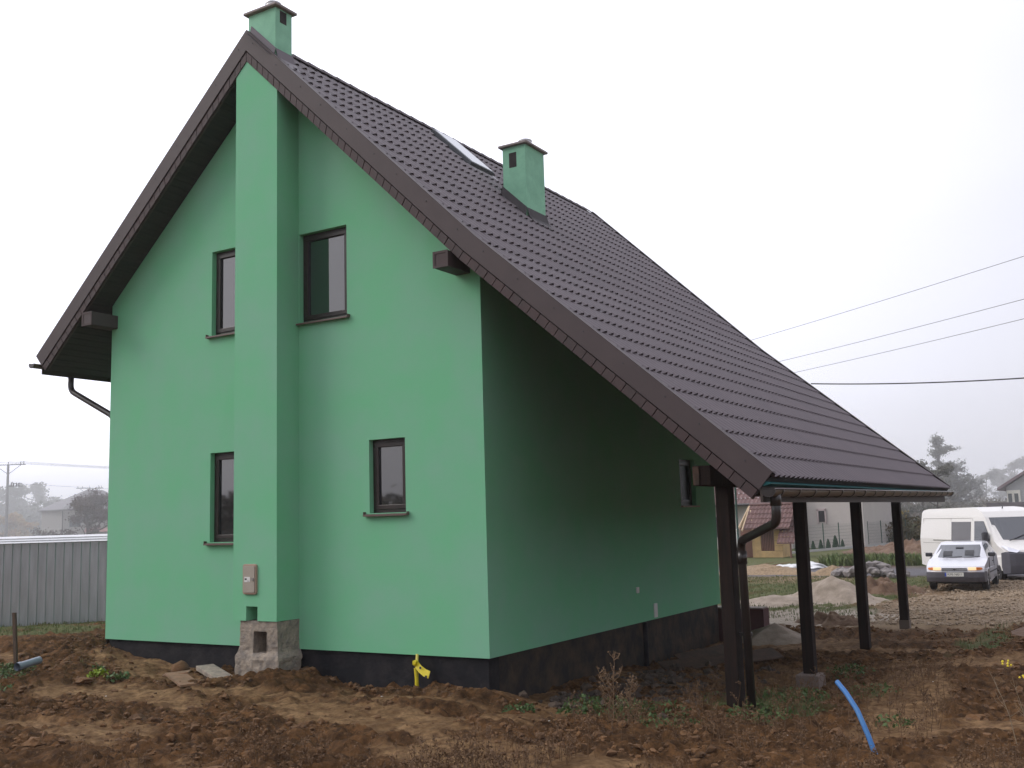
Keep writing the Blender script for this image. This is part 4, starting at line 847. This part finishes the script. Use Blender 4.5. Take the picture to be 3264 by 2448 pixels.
# ---------------------------------------------------------------- buildings behind
def wallbox(name, parent, m, x0, x1, y0, y1, z0, z1): return MB().box(x0, x1, y0, y1, z0, z1).build(name, m, parent)
def roofprism(name, parent, m, poly, a0, a1, ax): return MB().pr(poly, a0, a1, ax).build(name, m, parent)
def waves(mb, xa, xb, ya, za, yb, zb, n, rows):  # tiled slope facing -y between ridge (yb,zb) and eave (ya,za)
    for r in range(rows):
        t0, t1 = r/rows, (r+1)/rows; vs = []
        m_ = n*4
        for i in range(m_+1):
            x = xa+(xb-xa)*i/m_; h = .03*math.cos(2*PI*i/4)
            vs += [(x, ya+(yb-ya)*t0, za+(zb-za)*t0+h+.05), (x, ya+(yb-ya)*t1, za+(zb-za)*t1+h)]
        mb.add(vs, [(2*i, 2*i+2, 2*i+3, 2*i+1) for i in range(m_)])
        mb.face([(xa, ya+(yb-ya)*t0, za+(zb-za)*t0-.03), (xb, ya+(yb-ya)*t0, za+(zb-za)*t0-.03), (xb, ya+(yb-ya)*t0, za+(zb-za)*t0+.05), (xa, ya+(yb-ya)*t0, za+(zb-za)*t0+.05)])
BTILE = mat('brown_tile', (.16, .085, .075), .7, (.12, .065, .06), 2); CREAM = mat('cream_wall', (.50, .46, .44), .9, (.46, .42, .40), 1); GREYW = mat('grey_wall', (.42, .40, .36), .9)
wh = empty('white_house', 'pale rendered house with brown tiled roof behind the stone shelter', 'house', (-5, 62, GZ))
wallbox('wall', wh, CREAM, -5.6, -1.0, 60.3, 70, GZ-.2, 4.3); wallbox('side_wing', wh, CREAM, -13.0, -5.6, 59.2, 70, GZ-.2, 2.75)
m = MB(); waves(m, -13.5, -5.55, 58.4, 2.45, 66, 8.2, 26, 16); m.build('roof', BTILE, wh)
roofprism('upper_roof', wh, BTILE, [(-6.2, 4.1), (-3.3, 6.4), (-.5, 4.1), (-.5, 4.3), (-3.3, 6.7), (-6.2, 4.3)], 59.8, 70.5, 'y')
m = MB(); m.pr([(-5.6, 4.3), (-1.0, 4.3), (-3.3, 6.4)], 60.31, 60.5, 'y'); m.build('gable', CREAM, wh)
m = MB(); m.box(-3.96, -3.56, 60.26, 60.32, 1.08, 1.82); wn = m.build('window', mat('window_dark', (.03, .03, .035), .2), wh)
m = MB(); m.box(-4.10, -3.98, 60.2, 60.30, .98, 1.92); m.box(-3.55, -3.47, 60.2, 60.30, .98, 1.92); m.box(-4.1, -3.47, 60.2, 60.3, 1.84, 1.98); m.build('frame', mat('pink_frame', (.48, .40, .40), .8), wn)
m = MB(); m.tube([(-13.5, 58.35, 2.4), (-5.5, 58.35, 2.4)], .09, 8); m.build('gutter', GUTM, wh)
m = MB(); m.box(-11.6, -10.2, 59.14, 59.2, .2, 1.6); m.build('window', mat('window_dark2', (.05, .05, .055), .2), wh)
# small shelter with tiled roof, yellow stone and brown slats
YST = mat('yellow_stone', (.60, .42, .20), .9, (.46, .32, .16), 2.2, .3, 6)
sh = empty('stone_shelter', 'small tiled shelter of yellow stone with brown slatted panels', 'shelter', (-2.8, 45, GZ))
m = MB(); m.box(-3.55, -1.85, 44.6, 46.0, GZ-.1, -.28); m.box(-3.55, -3.05, 44.6, 46.0, -.28, 1.05); m.box(-2.30, -1.85, 44.6, 46.0, -.28, 1.05); m.build('wall', YST, sh, bevel=.02)
m = MB()
for z in (-.28, .0, .28, .56, .84): m.box(-2.31, -1.83, 44.575, 44.60, z-.012, z+.012)
m.build('joint', mat('stone_joint', (.34, .25, .14), .9), sh)
BSL = mat('brown_slat', (.20, .10, .075), .7)
m = MB()
for i in range(8): m.box(-3.02+i*.093, -2.965+i*.093, 44.62, 44.67, -.26, 1.0)
m.build('slat_panel', BSL, sh); MB().box(-3.05, -2.30, 44.68, 44.70, -.28, 1.05).build('panel_back', GAPM, sh)
m = MB(); m.box(-4.4, -3.57, 44.8, 44.86, GZ, 1.0); m.build('gate', BSL, sh)
m = MB(); waves(m, -3.75, -1.2, 43.9, .95, 45.3, 2.25, 12, 5); m.pr([(43.95, .9), (45.3, 2.15), (46.7, .9), (46.7, .98), (45.3, 2.23), (43.95, .98)], -3.7, -1.25, 'x'); m.tube([(-3.8, 45.3, 2.27), (-1.15, 45.3, 2.27)], .08, 8); m.build('roof', BTILE, sh)
m = MB(); waves(m, -1.85, -.9, 43.6, .15, 44.9, 1.6, 5, 5); m.build('lower_roof', BTILE, sh)
m = MB(); m.tube([(-4.15, 43.98, .85), (-3.85, 45.3, 2.15)], .05, 6); m.tube([(-3.85, 43.92, .85), (-3.77, 45.3, 2.2)], .06, 6); m.tube([(-4.5, 45.3, .8), (-3.8, 45.3, 2.2), (-3.2, 43.9, .85)], .06, 6); m.build('barge_board', mat('pale_timber', (.55, .42, .28), .8), sh)
m = MB(); m.tube([(-1.2, 43.9, GZ), (-1.2, 43.9, .4)], .05, 6); m.tube([(-.95, 45.2, GZ), (-.95, 45.2, .4)], .05, 6); m.build('post', BSL, sh)
thing(MB().box(-4.62, -4.1, 44.0, 44.4, GZ, .95), 'meter_cabinet', WHITEP, 'white meter cabinet left of the stone shelter', 'cabinet', bevel=.03)
# mesh fence
ff = empty('mesh_fence', 'green wire mesh fence on a low concrete kerb behind the road', 'fence', (0, 60, GZ)); Pa, Pb = Vector((-2.9, 49.5)), Vector((.9, 73)); Lf = (Pb-Pa).length; d = (Pb-Pa)/Lf
MG = mat('fence_green', (.03, .07, .05), .6)
m = MB(); n2 = Vector((d.y, -d.x)); a, b_ = Pa, Pb; m.add([(a.x+n2.x*.06, a.y+n2.y*.06, GZ-.2), (b_.x+n2.x*.06, b_.y+n2.y*.06, GZ-.2), (b_.x+n2.x*.06, b_.y+n2.y*.06, GZ+.18), (a.x+n2.x*.06, a.y+n2.y*.06, GZ+.18), (a.x-n2.x*.06, a.y-n2.y*.06, GZ-.2), (b_.x-n2.x*.06, b_.y-n2.y*.06, GZ-.2), (b_.x-n2.x*.06, b_.y-n2.y*.06, GZ+.18), (a.x-n2.x*.06, a.y-n2.y*.06, GZ+.18)], [(0,1,2,3),(7,6,5,4),(3,2,6,7),(0,4,5,1)]); m.build('kerb', mat('kerb', (.42, .41, .40), .9), ff)
for k in range(11):
    P = Pa+d*(k*Lf/10); MB().tube([(P.x, P.y, GZ), (P.x, P.y, GZ+1.75)], .035, 6).build('post', MG, ff)
m = MB()
for z in np.arange(.3, 1.7, .2): m.tube([(Pa.x, Pa.y, GZ+z), (Pb.x, Pb.y, GZ+z)], .005, 3, False)
for s_ in np.arange(0, Lf, .16): P = Pa+d*s_; m.tube([(P.x, P.y, GZ+.2), (P.x, P.y, GZ+1.68)], .004, 3, False)
m.build('mesh', MG, ff)
thu = None; rs = np.random.RandomState(8)
for k in range(20):
    P = Pa+d*(1+k*(Lf-2)/19)-n2*1.1; s_ = rs.uniform(.6, 1.0); lab = 'small conical thuja in the row behind the mesh fence'
    if thu is None:
        thu = empty('thuja', lab, 'shrub', (P.x, P.y, GZ), 'thujas behind the mesh fence'); MB().tube([(P.x, P.y, GZ), (P.x, P.y, GZ+.5)], .025, 5).build('trunk', BARK, thu)
        cmb = MB()
        for _ in range(700):
            t_ = rs.rand(); a_ = rs.uniform(0, 6.28); r_ = .26*(1-t_)**.7*rs.uniform(.6, 1.05)+.02; c = Vector((P.x+r_*math.cos(a_), P.y+r_*math.sin(a_), GZ+.08+t_*.85)); u = Vector((rs.normal(0, .5), rs.normal(0, .5), 1)).normalized()*.06; v_ = Vector((math.sin(a_), -math.cos(a_), 0))*.03; cmb.add([c-u, c-v_, c+u, c+v_], [(0,1,2,3)])
        cmb.build('crown', mat('thuja_green', (.025, .06, .03), .8), thu, fix=False)
    else: dup(thu, (P.x, P.y, GZ), k*1.3, s_, lab)
# hazy house at left
lh = empty('distant_house', 'hazy pale house with hipped grey roof behind the metal fence', 'house', (-80, 60, GZ)); LHW = mat('pale_grey_wall', (.36, .34, .33), .9)
Rr = (Vector((-83.3, 57.9)), Vector((rt.x, rt.y)).normalized(), Vector((fw.x, fw.y)).normalized())
def LP(a, b, z): p_ = Rr[0]+Rr[1]*a+Rr[2]*b; return (p_.x, p_.y, z)
m = MB()
fp = [(-2.9, 1.4), (0, 0), (6.6, 3.2), (3.7, 9)]
m.add([LP(a, b, z) for z in (GZ, 4.3) for a, b in fp], [(0,1,2,3),(4,5,6,7),(0,1,5,4),(1,2,6,5),(2,3,7,6),(3,0,4,7)]); m.build('wall', LHW, lh)
m = MB(); ep = [(-3.4, 1.3), (0.1, -.6), (7.3, 3.0), (4.0, 9.8)]; m.add([LP(a, b, 4.25) for a, b in ep]+[LP(1.0, 3.4, 6.5), LP(2.4, 4.4, 6.5)]+[LP(a, b, 4.38) for a, b in ep], [(6,7,4),(7,8,5,4),(8,9,5),(9,6,4,5),(0,1,7,6),(1,2,8,7),(2,3,9,8),(3,0,6,9),(0,1,2,3)]); m.build('roof', mat('grey_roof', (.20, .19, .20), .8), lh)
m = MB(); m.add([LP(a, b, z) for z in (2.5, 3.4) for a, b in ((.62, .22), (1.6, .70), (1.6, .80), (.62, .32))], [(0,1,5,4),(1,2,6,5),(3,0,4,7),(4,5,6,7)]); m.build('window', mat('window_blue', (.07, .08, .10), .3), lh)
m = MB(); m.tube([LP(0, -.08, GZ), LP(0, -.08, 4.2)], .05, 6); m.build('downpipe', GUTM, lh)
m = MB(); c0 = LP(4.3, -1.5, 0); m.add([LP(a, b, z) for z, pts in ((1.9, [(3.3, -2.5), (6.6, -1.2), (6.6, .8), (3.3, -.5)]), (2.3, [(3.3, -2.0), (6.6, -.6), (6.6, -.4), (3.3, -1.8)])) for a, b in pts], [(0,1,2,3),(4,5,6,7),(0,1,5,4),(1,2,6,5),(2,3,7,6),(3,0,4,7)])
sh2 = empty('distant_shed', 'low shed with red roof edge behind the metal fence', 'shed', LP(5, -1, GZ)); m.build('roof', mat('red_roof', (.32, .15, .14), .7), sh2)
m = MB(); m.add([LP(a, b, z) for z in (GZ, 1.92) for a, b in ((3.5, -2.2), (6.4, -1.0), (6.4, .5), (3.5, -.7))], [(0,1,5,4),(1,2,6,5),(2,3,7,6),(3,0,4,7)]); m.build('wall', LHW, sh2)
# far house at right
rh = empty('distant_house', 'far grey house with brown roof and balcony above the van', 'house', (7, 90, GZ))
wallbox('wall', rh, mat('grey_wall_far', (.40, .40, .41), .9), 4.95, 14, 88.5, 98, GZ, 3.45)
MB().pr([(4.95, 3.42), (14, 3.42), (9.6, 6.3)], 88.51, 88.9, 'y').build('gable', mat('grey_gable_far', (.40, .40, .41), .9), rh)
m = MB(); m.pr([(4.3, 3.15), (9.6, 6.45), (14.9, 3.15), (14.9, 3.35), (9.6, 6.7), (4.3, 3.38)], 87.9, 98.5, 'y'); m.build('roof', mat('brown_roof_far', (.17, .11, .12), .8), rh)
m = MB(); m.box(4.98, 6.05, 88.36, 88.44, 1.6, 3.15); wv = m.build('wall_panel', mat('white_panel', (.78, .76, .68), .8), rh)
for x in (5.08, 5.58): MB().box(x, x+.30, 88.30, 88.355, 1.65, 2.85).build('balcony_door', mat('door_dark', (.06, .07, .07), .4), rh)
m = MB(); m.box(3.5, 6.5, 86.6, 88.4, 1.35, 1.5); m.box(3.5, 6.5, 86.55, 86.6, 1.5, 2.1); m.build('balcony', mat('dark_balcony', (.09, .07, .08), .8), rh)

# ---------------------------------------------------------------- vehicles (built along +X, then placed)
def wheel(parent, x, y, r, wd_, spk=8):
    sg = 1 if y > 0 else -1; wl = MB(); N_ = 28
    prof = [(r*.62, -wd_/2), (r*.90, -wd_/2), (r*.98, -wd_/2+.02), (r, -wd_*.25), (r, wd_*.25), (r*.98, wd_/2-.02), (r*.90, wd_/2), (r*.62, wd_/2)]
    vs = [(x+a*math.cos(2*PI*k/N_), y+b, r+a*math.sin(2*PI*k/N_)) for k in range(N_) for a, b in prof]; m_ = len(prof)
    wl.add(vs, [(k*m_+i, k*m_+(i+1) % m_, ((k+1) % N_)*m_+(i+1) % m_, ((k+1) % N_)*m_+i) for k in range(N_) for i in range(m_)]); w_ = wl.build('wheel', TYRE, parent, smooth=False)
    rm = MB(); rm.tube([(x, y-sg*.06, r), (x, y+sg*(wd_/2-.035), r)], r*.62, 24); rm.tube([(x, y+sg*(wd_/2-.035), r), (x, y+sg*(wd_/2-.01), r)], [r*.2, r*.14], 12)
    for k in range(spk): a = 2*PI*k/spk; rm.obox((x+math.cos(a)*r*.36, y+sg*(wd_/2-.025), r+math.sin(a)*r*.36), (math.cos(a)*r*.24, 0, math.sin(a)*r*.24), (-math.sin(a)*r*.07, 0, math.cos(a)*r*.07), (0, .012, 0))
    rm.build('rim', RIM, w_)
def shell(mb, prof, ws, ny=10, front=.0, rear=.0, xf=0, xr=0, closed=True):
    """prof: list of (x, z) round the side outline, ws: half width at (x, z); skin across the width with rounded plan corners"""
    n = len(prof); vs = []
    for j in range(ny+1):
        t_ = -1+2*j/ny
        for (x, z) in prof:
            w_ = ws(x, z); k = abs(t_)**4; dx_ = -front*k*max(0, (x-xf))+rear*k*max(0, (xr-x)); vs.append((x+dx_, t_*w_, z))
    fs = [(j*n+i, j*n+(i+1) % n, (j+1)*n+(i+1) % n, (j+1)*n+i) for j in range(ny) for i in range(n)]
    mb.add(vs, fs)
    for j, rev in ((0, 0), (ny, 1)):
        tr = tessellate_polygon([[Vector((a, b, 0)) for a, b in prof]]); o_ = j*n
        mb.add([vs[o_+i] for i in range(n)], [tuple(t) for t in tr])
def arch(cx, r, z0, n=10): # points of a wheel arch from front to rear, along the bottom edge
    h0 = math.asin(min(1, (z0-.30)/r)) if z0 > .30 else 0
    return [(cx+r*math.cos(a), .30+r*math.sin(a)) for a in [h0+(PI-2*h0)*i/n for i in range(n+1)]]
# --- hatchback
car = empty('white_car', 'white hatchback with lit headlights parked in front of the van', 'car'); 
cb = MB()
bot = [(3.96, .30)]+arch(3.18, .34, .24)[0:]+[(2.7, .22)]+arch(.67, .34, .24)+[(.12, .30)]
prof = [(4.00, .45), (4.02, .58), (3.98, .66), (3.90, .74), (3.3, .86), (2.95, .93), (2.2, .97), (1.0, .99), (.25, .98), (.05, .92), (.02, .6), (.06, .40)]+bot[::-1]
wsf = lambda x, z: (.845-.03*max(0, z-.75)/.2-.045*max(0, (x-3.2)/.8)**2-.03*max(0, (.7-x)/.7)**2-(.02 if z < .35 else 0))
shell(cb, prof, wsf, 12, .16, .10, 3.0, 1.0)
body = cb.build('body', PAINTW, car, bevel=.0)
ghp = [(2.98, .925), (2.30, 1.34), (2.0, 1.395), (1.2, 1.41), (.72, 1.37), (.18, .965)]
gw = lambda x, z: .80-.21*(z-.93)/.47
gb = MB(); shell(gb, ghp, gw, 10, .10, .05, 1.9, 1.0); gb.build('cabin', PAINTW, body)
def strip(poly, dy=.006):   # panel lying on both sides of the cabin
    for sg in (-1, 1):
        m_ = MB(); f_ = [(x, sg*(gw(x, z)+dy), z) for x, z in poly]; b_ = [(x, sg*(gw(x, z)-.01), z) for x, z in poly]; n = len(poly)
        m_.add(f_+b_, [tuple(range(n)), tuple(range(2*n-1, n-1, -1))]+[(i, i+n, (i+1) % n+n, (i+1) % n) for i in range(n)]); m_.build('side_window', CGLASS, body)
strip([(2.74, .97), (2.28, 1.29), (1.62, 1.34), (1.60, .98)]); strip([(1.52, .985), (1.54, 1.34), (.85, 1.31), (.42, 1.0)])
def ws_panel(x0, z0, x1, z1, w0, w1, nm, par, m_, front, xf, t_=.012, ny=8):
    L_ = math.hypot(x1-x0, z1-z0); nx_, nz_ = (z1-z0)/L_, -(x1-x0)/L_
    if nz_ < 0: nx_, nz_ = -nx_, -nz_
    mb = MB(); vs = []
    for o_ in (t_, -.005):
        for j in range(ny+1):
            t = -1+2*j/ny; k = abs(t)**4
            for x, z, w_ in ((x0, z0, w0), (x1, z1, w1)): vs.append((x-front*k*max(0, x-xf)+nx_*o_, t*w_, z+nz_*o_))
    n = 2*(ny+1); fs = [(2*j, 2*j+2, 2*j+3, 2*j+1) for j in range(ny)]+[(n+2*j, n+2*j+1, n+2*j+3, n+2*j+2) for j in range(ny)]+[(0, 1, n+1, n), (2*ny, n+2*ny, n+2*ny+1, 2*ny+1)]+[(2*j, n+2*j, n+2*j+2, 2*j+2) for j in range(ny)]+[(2*j+1, 2*j+3, n+2*j+3, n+2*j+1) for j in range(ny)]
    mb.add(vs, fs); return mb.build(nm, m_, par)
wsd = ws_panel(2.93, .955, 2.34, 1.315, .71, .565, 'windscreen', body, CGLASS, .10, 1.9)
for yy, zz, ww, hh in ((-.32, 1.06, .13, .16), (.30, 1.08, .13, .16)):
    c = Vector((2.93-(zz-.955)/.36*.59, yy, zz)); m = MB(); m.obox(c+Vector((.012, 0, .018)), (0, ww, 0), Vector((-.59, 0, .36)).normalized()*hh*.8, (.002, 0, .002)); m.build('headrest', mat('seat_dark', (.02, .02, .022), .5), wsd)
m = MB(); m.obox((2.50, .0, 1.25), (0, .11, 0), Vector((-.59, 0, .36)).normalized()*.035, (.003, 0, .003)); m.build('inner_mirror', BLACKP, wsd)
m = MB(); m.tube([(2.97, -.45, .965), (2.93, .10, .985)], .011, 5); m.tube([(2.97, .15, .965), (2.92, .62, .99)], .011, 5); m.build('wiper', BLACKP, body)
# bumper, grille, lamps, plate
bm = MB(); shell(bm, [(4.06, .30), (4.10, .42), (4.09, .56), (4.02, .585), (3.80, .585), (3.62, .56), (3.60, .40), (3.9, .27)], lambda x, z: .855-.05*max(0, (x-3.3)/.8)**2, 12, .20, 0, 3.2, 0); bm.build('bumper', GREYB, car)
bm = MB(); shell(bm, [(-.02, .38), (-.03, .56), (.05, .58), (.4, .56), (.4, .40), (.1, .3)], lambda x, z: .85, 10, 0, .15, 0, .6); bm.build('rear_bumper', GREYB, car)
def fx(y, x): return x-.16*(abs(y)/.82)**4*1.0
m = MB(); m.pr([(-.36, .615), (.36, .615), (.34, .70), (-.34, .70)], 3.985, 4.018, 'x'); gl_ = m.build('grille', DARKT, car)
m = MB(); m.box(4.018, 4.026, -.345, .345, .650, .662); m.box(4.018, 4.026, -.36, .36, .688, .70); m.box(4.018, 4.026, -.36, .36, .612, .622); m.build('grille_bar', PAINTW, gl_)
m = MB(); m.tube([(4.026, 0, .655), (4.036, 0, .655)], .040, 16); m.build('badge', mat('badge', (.12, .12, .13), .3, metal=.5), gl_)
for sg in (-1, 1):
    h = MB(); pts = [(.39, .635), (.60, .635), (.60, .715), (.38, .715)]
    h.add([(fx(a, 4.012)+o_, sg*a, z) for o_ in (.012, -.03) for a, z in pts], [(0,1,2,3),(7,6,5,4),(0,4,5,1),(1,5,6,2),(2,6,7,3),(3,7,4,0)]); hl_ = h.build('headlight', LAMP, car)
    h = MB(); pts = [(.602, .635), (.73, .64), (.76, .67), (.74, .705), (.602, .715)]
    h.add([(fx(a, 4.010)+o_-.11*max(0, a-.6), sg*a, z) for o_ in (.012, -.04) for a, z in pts], [(0,1,2,3,4),(9,8,7,6,5),(0,5,6,1),(1,6,7,2),(2,7,8,3),(3,8,9,4),(4,9,5,0)]); h.build('indicator', AMBER, hl_)
pl_ = MB().box(4.10, 4.112, -.26, .26, .455, .57).build('license_plate', mat('plate_white', (.72, .72, .68), .5), car)
MB().box(4.112, 4.1145, -.26, -.215, .458, .567).build('plate_band', BLUEP, pl_)
text_mesh('KMI N011', .105, 'plate_lettering', DARKT, pl_, Matrix.Translation((4.114, .022, .512)) @ Matrix.Rotation(PI/2, 4, 'Z') @ Matrix.Rotation(PI/2, 4, 'X') @ Matrix.Scale(.95, 4))
for sg in (-1, 1):
    m = MB(); m.box(2.52, 2.66, sg*.80 if sg > 0 else -1.0, 1.0 if sg > 0 else -.80, .98, 1.10); m.build('mirror', BLACKP, car, bevel=.03)
    m = MB(); m.box(.9, 2.9, sg*.845-.008, sg*.845+.008, .50, .54); m.build('side_moulding', BLACKP, car)
    m = MB(); m.box(1.72, 1.90, sg*.838-.012, sg*.838+.012, .80, .825); m.build('door_handle', BLACKP, car)
    m = MB(); m.box(1.57, 1.578, sg*.838-.009, sg*.838+.009, .25, .97); m.box(2.78, 2.788, sg*.838-.009, sg*.838+.009, .3, .95); m.build('door_gap', BLACKP, car)
m = MB(); m.box(.3, 3.7, -.7, .7, .22, .5); m.build('underbody', DARKT, car)
for x, y in ((3.18, .74), (3.18, -.74), (.67, .74), (.67, -.74)): wheel(car, x, y, .29, .17)
a_ = math.atan2(-2.51, .03)
R_ = Vector((math.cos(a_), math.sin(a_)))
mid = Vector((10.2, 22.64))-R_*3.18; car.location = (mid.x, mid.y, -.70); car.rotation_euler = (0, 0, a_)
# --- panel van
van = empty('white_van', 'large white high roof panel van with dark bumper', 'van'); vb = MB()
def arch2(cx, r, n=12): return [(cx+r*math.cos(a), .36+r*math.sin(a)) for a in [PI*i/n for i in range(n+1)]]
bot = arch2(4.95, .44)+[(4.3, .34), (1.6, .34)]+arch2(.95, .42)+[(.45, .34)]
prof = [(5.86, .42), (5.90, .62), (5.86, .88), (5.72, 1.06), (5.40, 1.20), (5.20, 1.34), (4.42, 2.16), (4.20, 2.34), (3.85, 2.46), (3.3, 2.50), (.5, 2.48), (.16, 2.43), (.05, 2.33), (0, 1.4), (0, .40)]+bot[::-1]
vw = lambda x, z: (1.02-.16*max(0, (z-1.25)/1.25)**1.7-.05*max(0, (x-5.0)/.9)**2)
shell(vb, prof, vw, 14, .22, .02, 4.4, .6); vbody = vb.build('body', PAINTV, van)
vws = ws_panel(5.17, 1.385, 4.46, 2.13, .90, .80, 'windscreen', vbody, CGLASS, .22, 4.4, .014, 10)
m = MB(); m.tube([(5.24, -.6, 1.36), (5.02, .25, 1.60)], .014, 5); m.tube([(5.24, .1, 1.36), (5.06, .7, 1.55)], .014, 5); m.build('wiper', BLACKP, vbody)
def vside(poly, nm, m_, dy=.008, sgs=(-1,)):
    for sg in sgs:
        q_ = MB(); n = len(poly); q_.add([(x, sg*(vw(x, z)+dy), z) for x, z in poly]+[(x, sg*(vw(x, z)-.02), z) for x, z in poly], [tuple(range(n)), tuple(range(2*n-1, n-1, -1))]+[(i, i+n, (i+1) % n+n, (i+1) % n) for i in range(n)]); q_.build(nm, m_, vbody)
GV = mat('van_window', (.10, .095, .10), .08, ior=1.6)
vside([(2.28, 1.30), (3.56, 1.30), (3.56, 2.00), (2.28, 2.00)], 'side_window', GV); vside([(3.80, 1.34), (4.72, 1.34), (4.72, 1.52), (4.36, 2.02), (3.80, 2.02)], 'door_window', CGLASS, .008, (-1, 1))
vside([(1.0, 1.315), (2.25, 1.315), (2.25, 1.35), (1.0, 1.35)], 'door_rail', mat('rail_grey', (.25, .24, .22), .6), .014)
LN = mat('panel_gap', (.40, .38, .36), .8)
for x in (.22, 2.22, 3.66, 4.80): vside([(x, .45), (x+.014, .45), (x+.014, 2.12 if x < 3.7 else (2.1 if x < 4 else 1.3)), (x, 2.12 if x < 3.7 else (2.1 if x < 4 else 1.3))], 'panel_gap', LN, .004, (-1,))
for z in (.83, 1.22, 2.12): vside([(.22, z), (3.6, z), (3.6, z+.016), (.22, z+.016)], 'panel_line', LN, .004, (-1,))
bm = MB(); shell(bm, [(5.93, .30), (5.97, .55), (5.95, .95), (5.72, 1.0), (5.45, .96), (5.42, .50), (5.5, .28)], lambda x, z: 1.02-.06*max(0, (x-5.0)/.9)**2, 14, .24, 0, 5.0, 0); bm.build('bumper', mat('van_bumper', (.075, .072, .09), .6, (.06, .058, .07), 4), van)
m = MB(); m.box(5.93, 5.99, -.45, .45, .42, .60); m.box(5.93, 5.985, -.55, .55, .78, .90); m.build('grille', DARKT, van)
for sg in (-1, 1):
    m = MB(); m.add([(x+o_, sg*(y+o2), z) for o_, o2 in ((.03, .02), (-.05, -.05)) for x, y, z in ((5.30, .96, 1.20), (5.62, .90, 1.02), (5.80, .72, .98), (5.80, .60, 1.04), (5.50, .86, 1.16))], [(0,1,2,3,4),(9,8,7,6,5),(0,5,6,1),(1,6,7,2),(2,7,8,3),(3,8,9,4),(4,9,5,0)]); m.build('headlight', LAMPO, van)
    m = MB(); m.box(4.62, 4.78, sg*1.06 if sg > 0 else -1.24, 1.24 if sg > 0 else -1.06, 1.26, 1.66); mi_ = m.build('mirror', BLACKP, van, bevel=.04)
    m = MB(); m.box(4.66, 4.74, sg*.96 if sg > 0 else -1.1, 1.1 if sg > 0 else -.96, 1.36, 1.44); m.build('mirror_arm', BLACKP, mi_)
m = MB(); m.box(.5, 5.4, -.85, .85, .25, .6); m.build('underbody', DARKT, van)
m = MB(); m.tube([(4.0, 0, 2.44), (4.02, 0, 2.50), (3.90, 0, 2.60)], [.03, .015, .008], 6); m.build('antenna', BLACKP, van)
for x, y in ((4.95, .90), (4.95, -.90), (.95, .90), (.95, -.90)): wheel(van, x, y, .35, .22, 10)
P1 = Vector((10.75, 26.95)); u_ = (2942-1632)/3283.1; v_ = fw+rt*u_-up*((1801-1224)/3283.1); P2v = Vector((CX, CY, CZ))+v_*39.6; P2 = Vector((P2v.x, P2v.y)); dv = (P1-P2).normalized(); av = math.atan2(dv.y, dv.x)
lf = Vector((-dv.y, dv.x)); orig = P1-dv*4.95+lf*1.0; van.location = (orig.x, orig.y, -.73); van.rotation_euler = (0, 0, av)
print('van', P2, (P1-P2).length, math.degrees(av))

# ---------------------------------------------------------------- haze
hm = bpy.data.materials.new('haze'); hm.use_nodes = True; t = hm.node_tree; t.nodes.clear(); o_ = t.nodes.new('ShaderNodeOutputMaterial'); pv = t.nodes.new('ShaderNodeVolumePrincipled')
pv.inputs['Color'].default_value = (.985, .985, 1, 1); pv.inputs['Density'].default_value = .0006; pv.inputs['Anisotropy'].default_value = .2; t.links.new(pv.outputs[0], o_.inputs['Volume'])
h = MB().box(-720, 720, -320, 720, -3.5, 14.0).build('haze', hm); h['kind'] = 'stuff'; h['label'] = 'pale autumn haze in the air over the plot'; h['category'] = 'haze'

def vol(name, dens, col, box_, label, cat):
    m_ = bpy.data.materials.new(name); m_.use_nodes = True; t = m_.node_tree; t.nodes.clear(); o_ = t.nodes.new('ShaderNodeOutputMaterial'); p_ = t.nodes.new('ShaderNodeVolumePrincipled')
    p_.inputs['Color'].default_value = (*col, 1); p_.inputs['Density'].default_value = dens; p_.inputs['Anisotropy'].default_value = .2; t.links.new(p_.outputs[0], o_.inputs['Volume'])
    v_ = MB().box(*box_).build(name, m_); setp(v_, label, cat, None, 'stuff')
vol('smoke', .0075, (.97, .98, 1), (-190, -50, 14, 175, -1.2, 11.5), 'bluish smoke drifting over the gardens behind the metal fence', 'smoke')
vol('extra_haze', .0090, (.98, .98, 1), (-45, 60, 76, 172, -1.2, 12.5), 'extra haze added to fade the far wood at right', 'extra_haze')  # second, denser haze box added so that the far trees turn paler
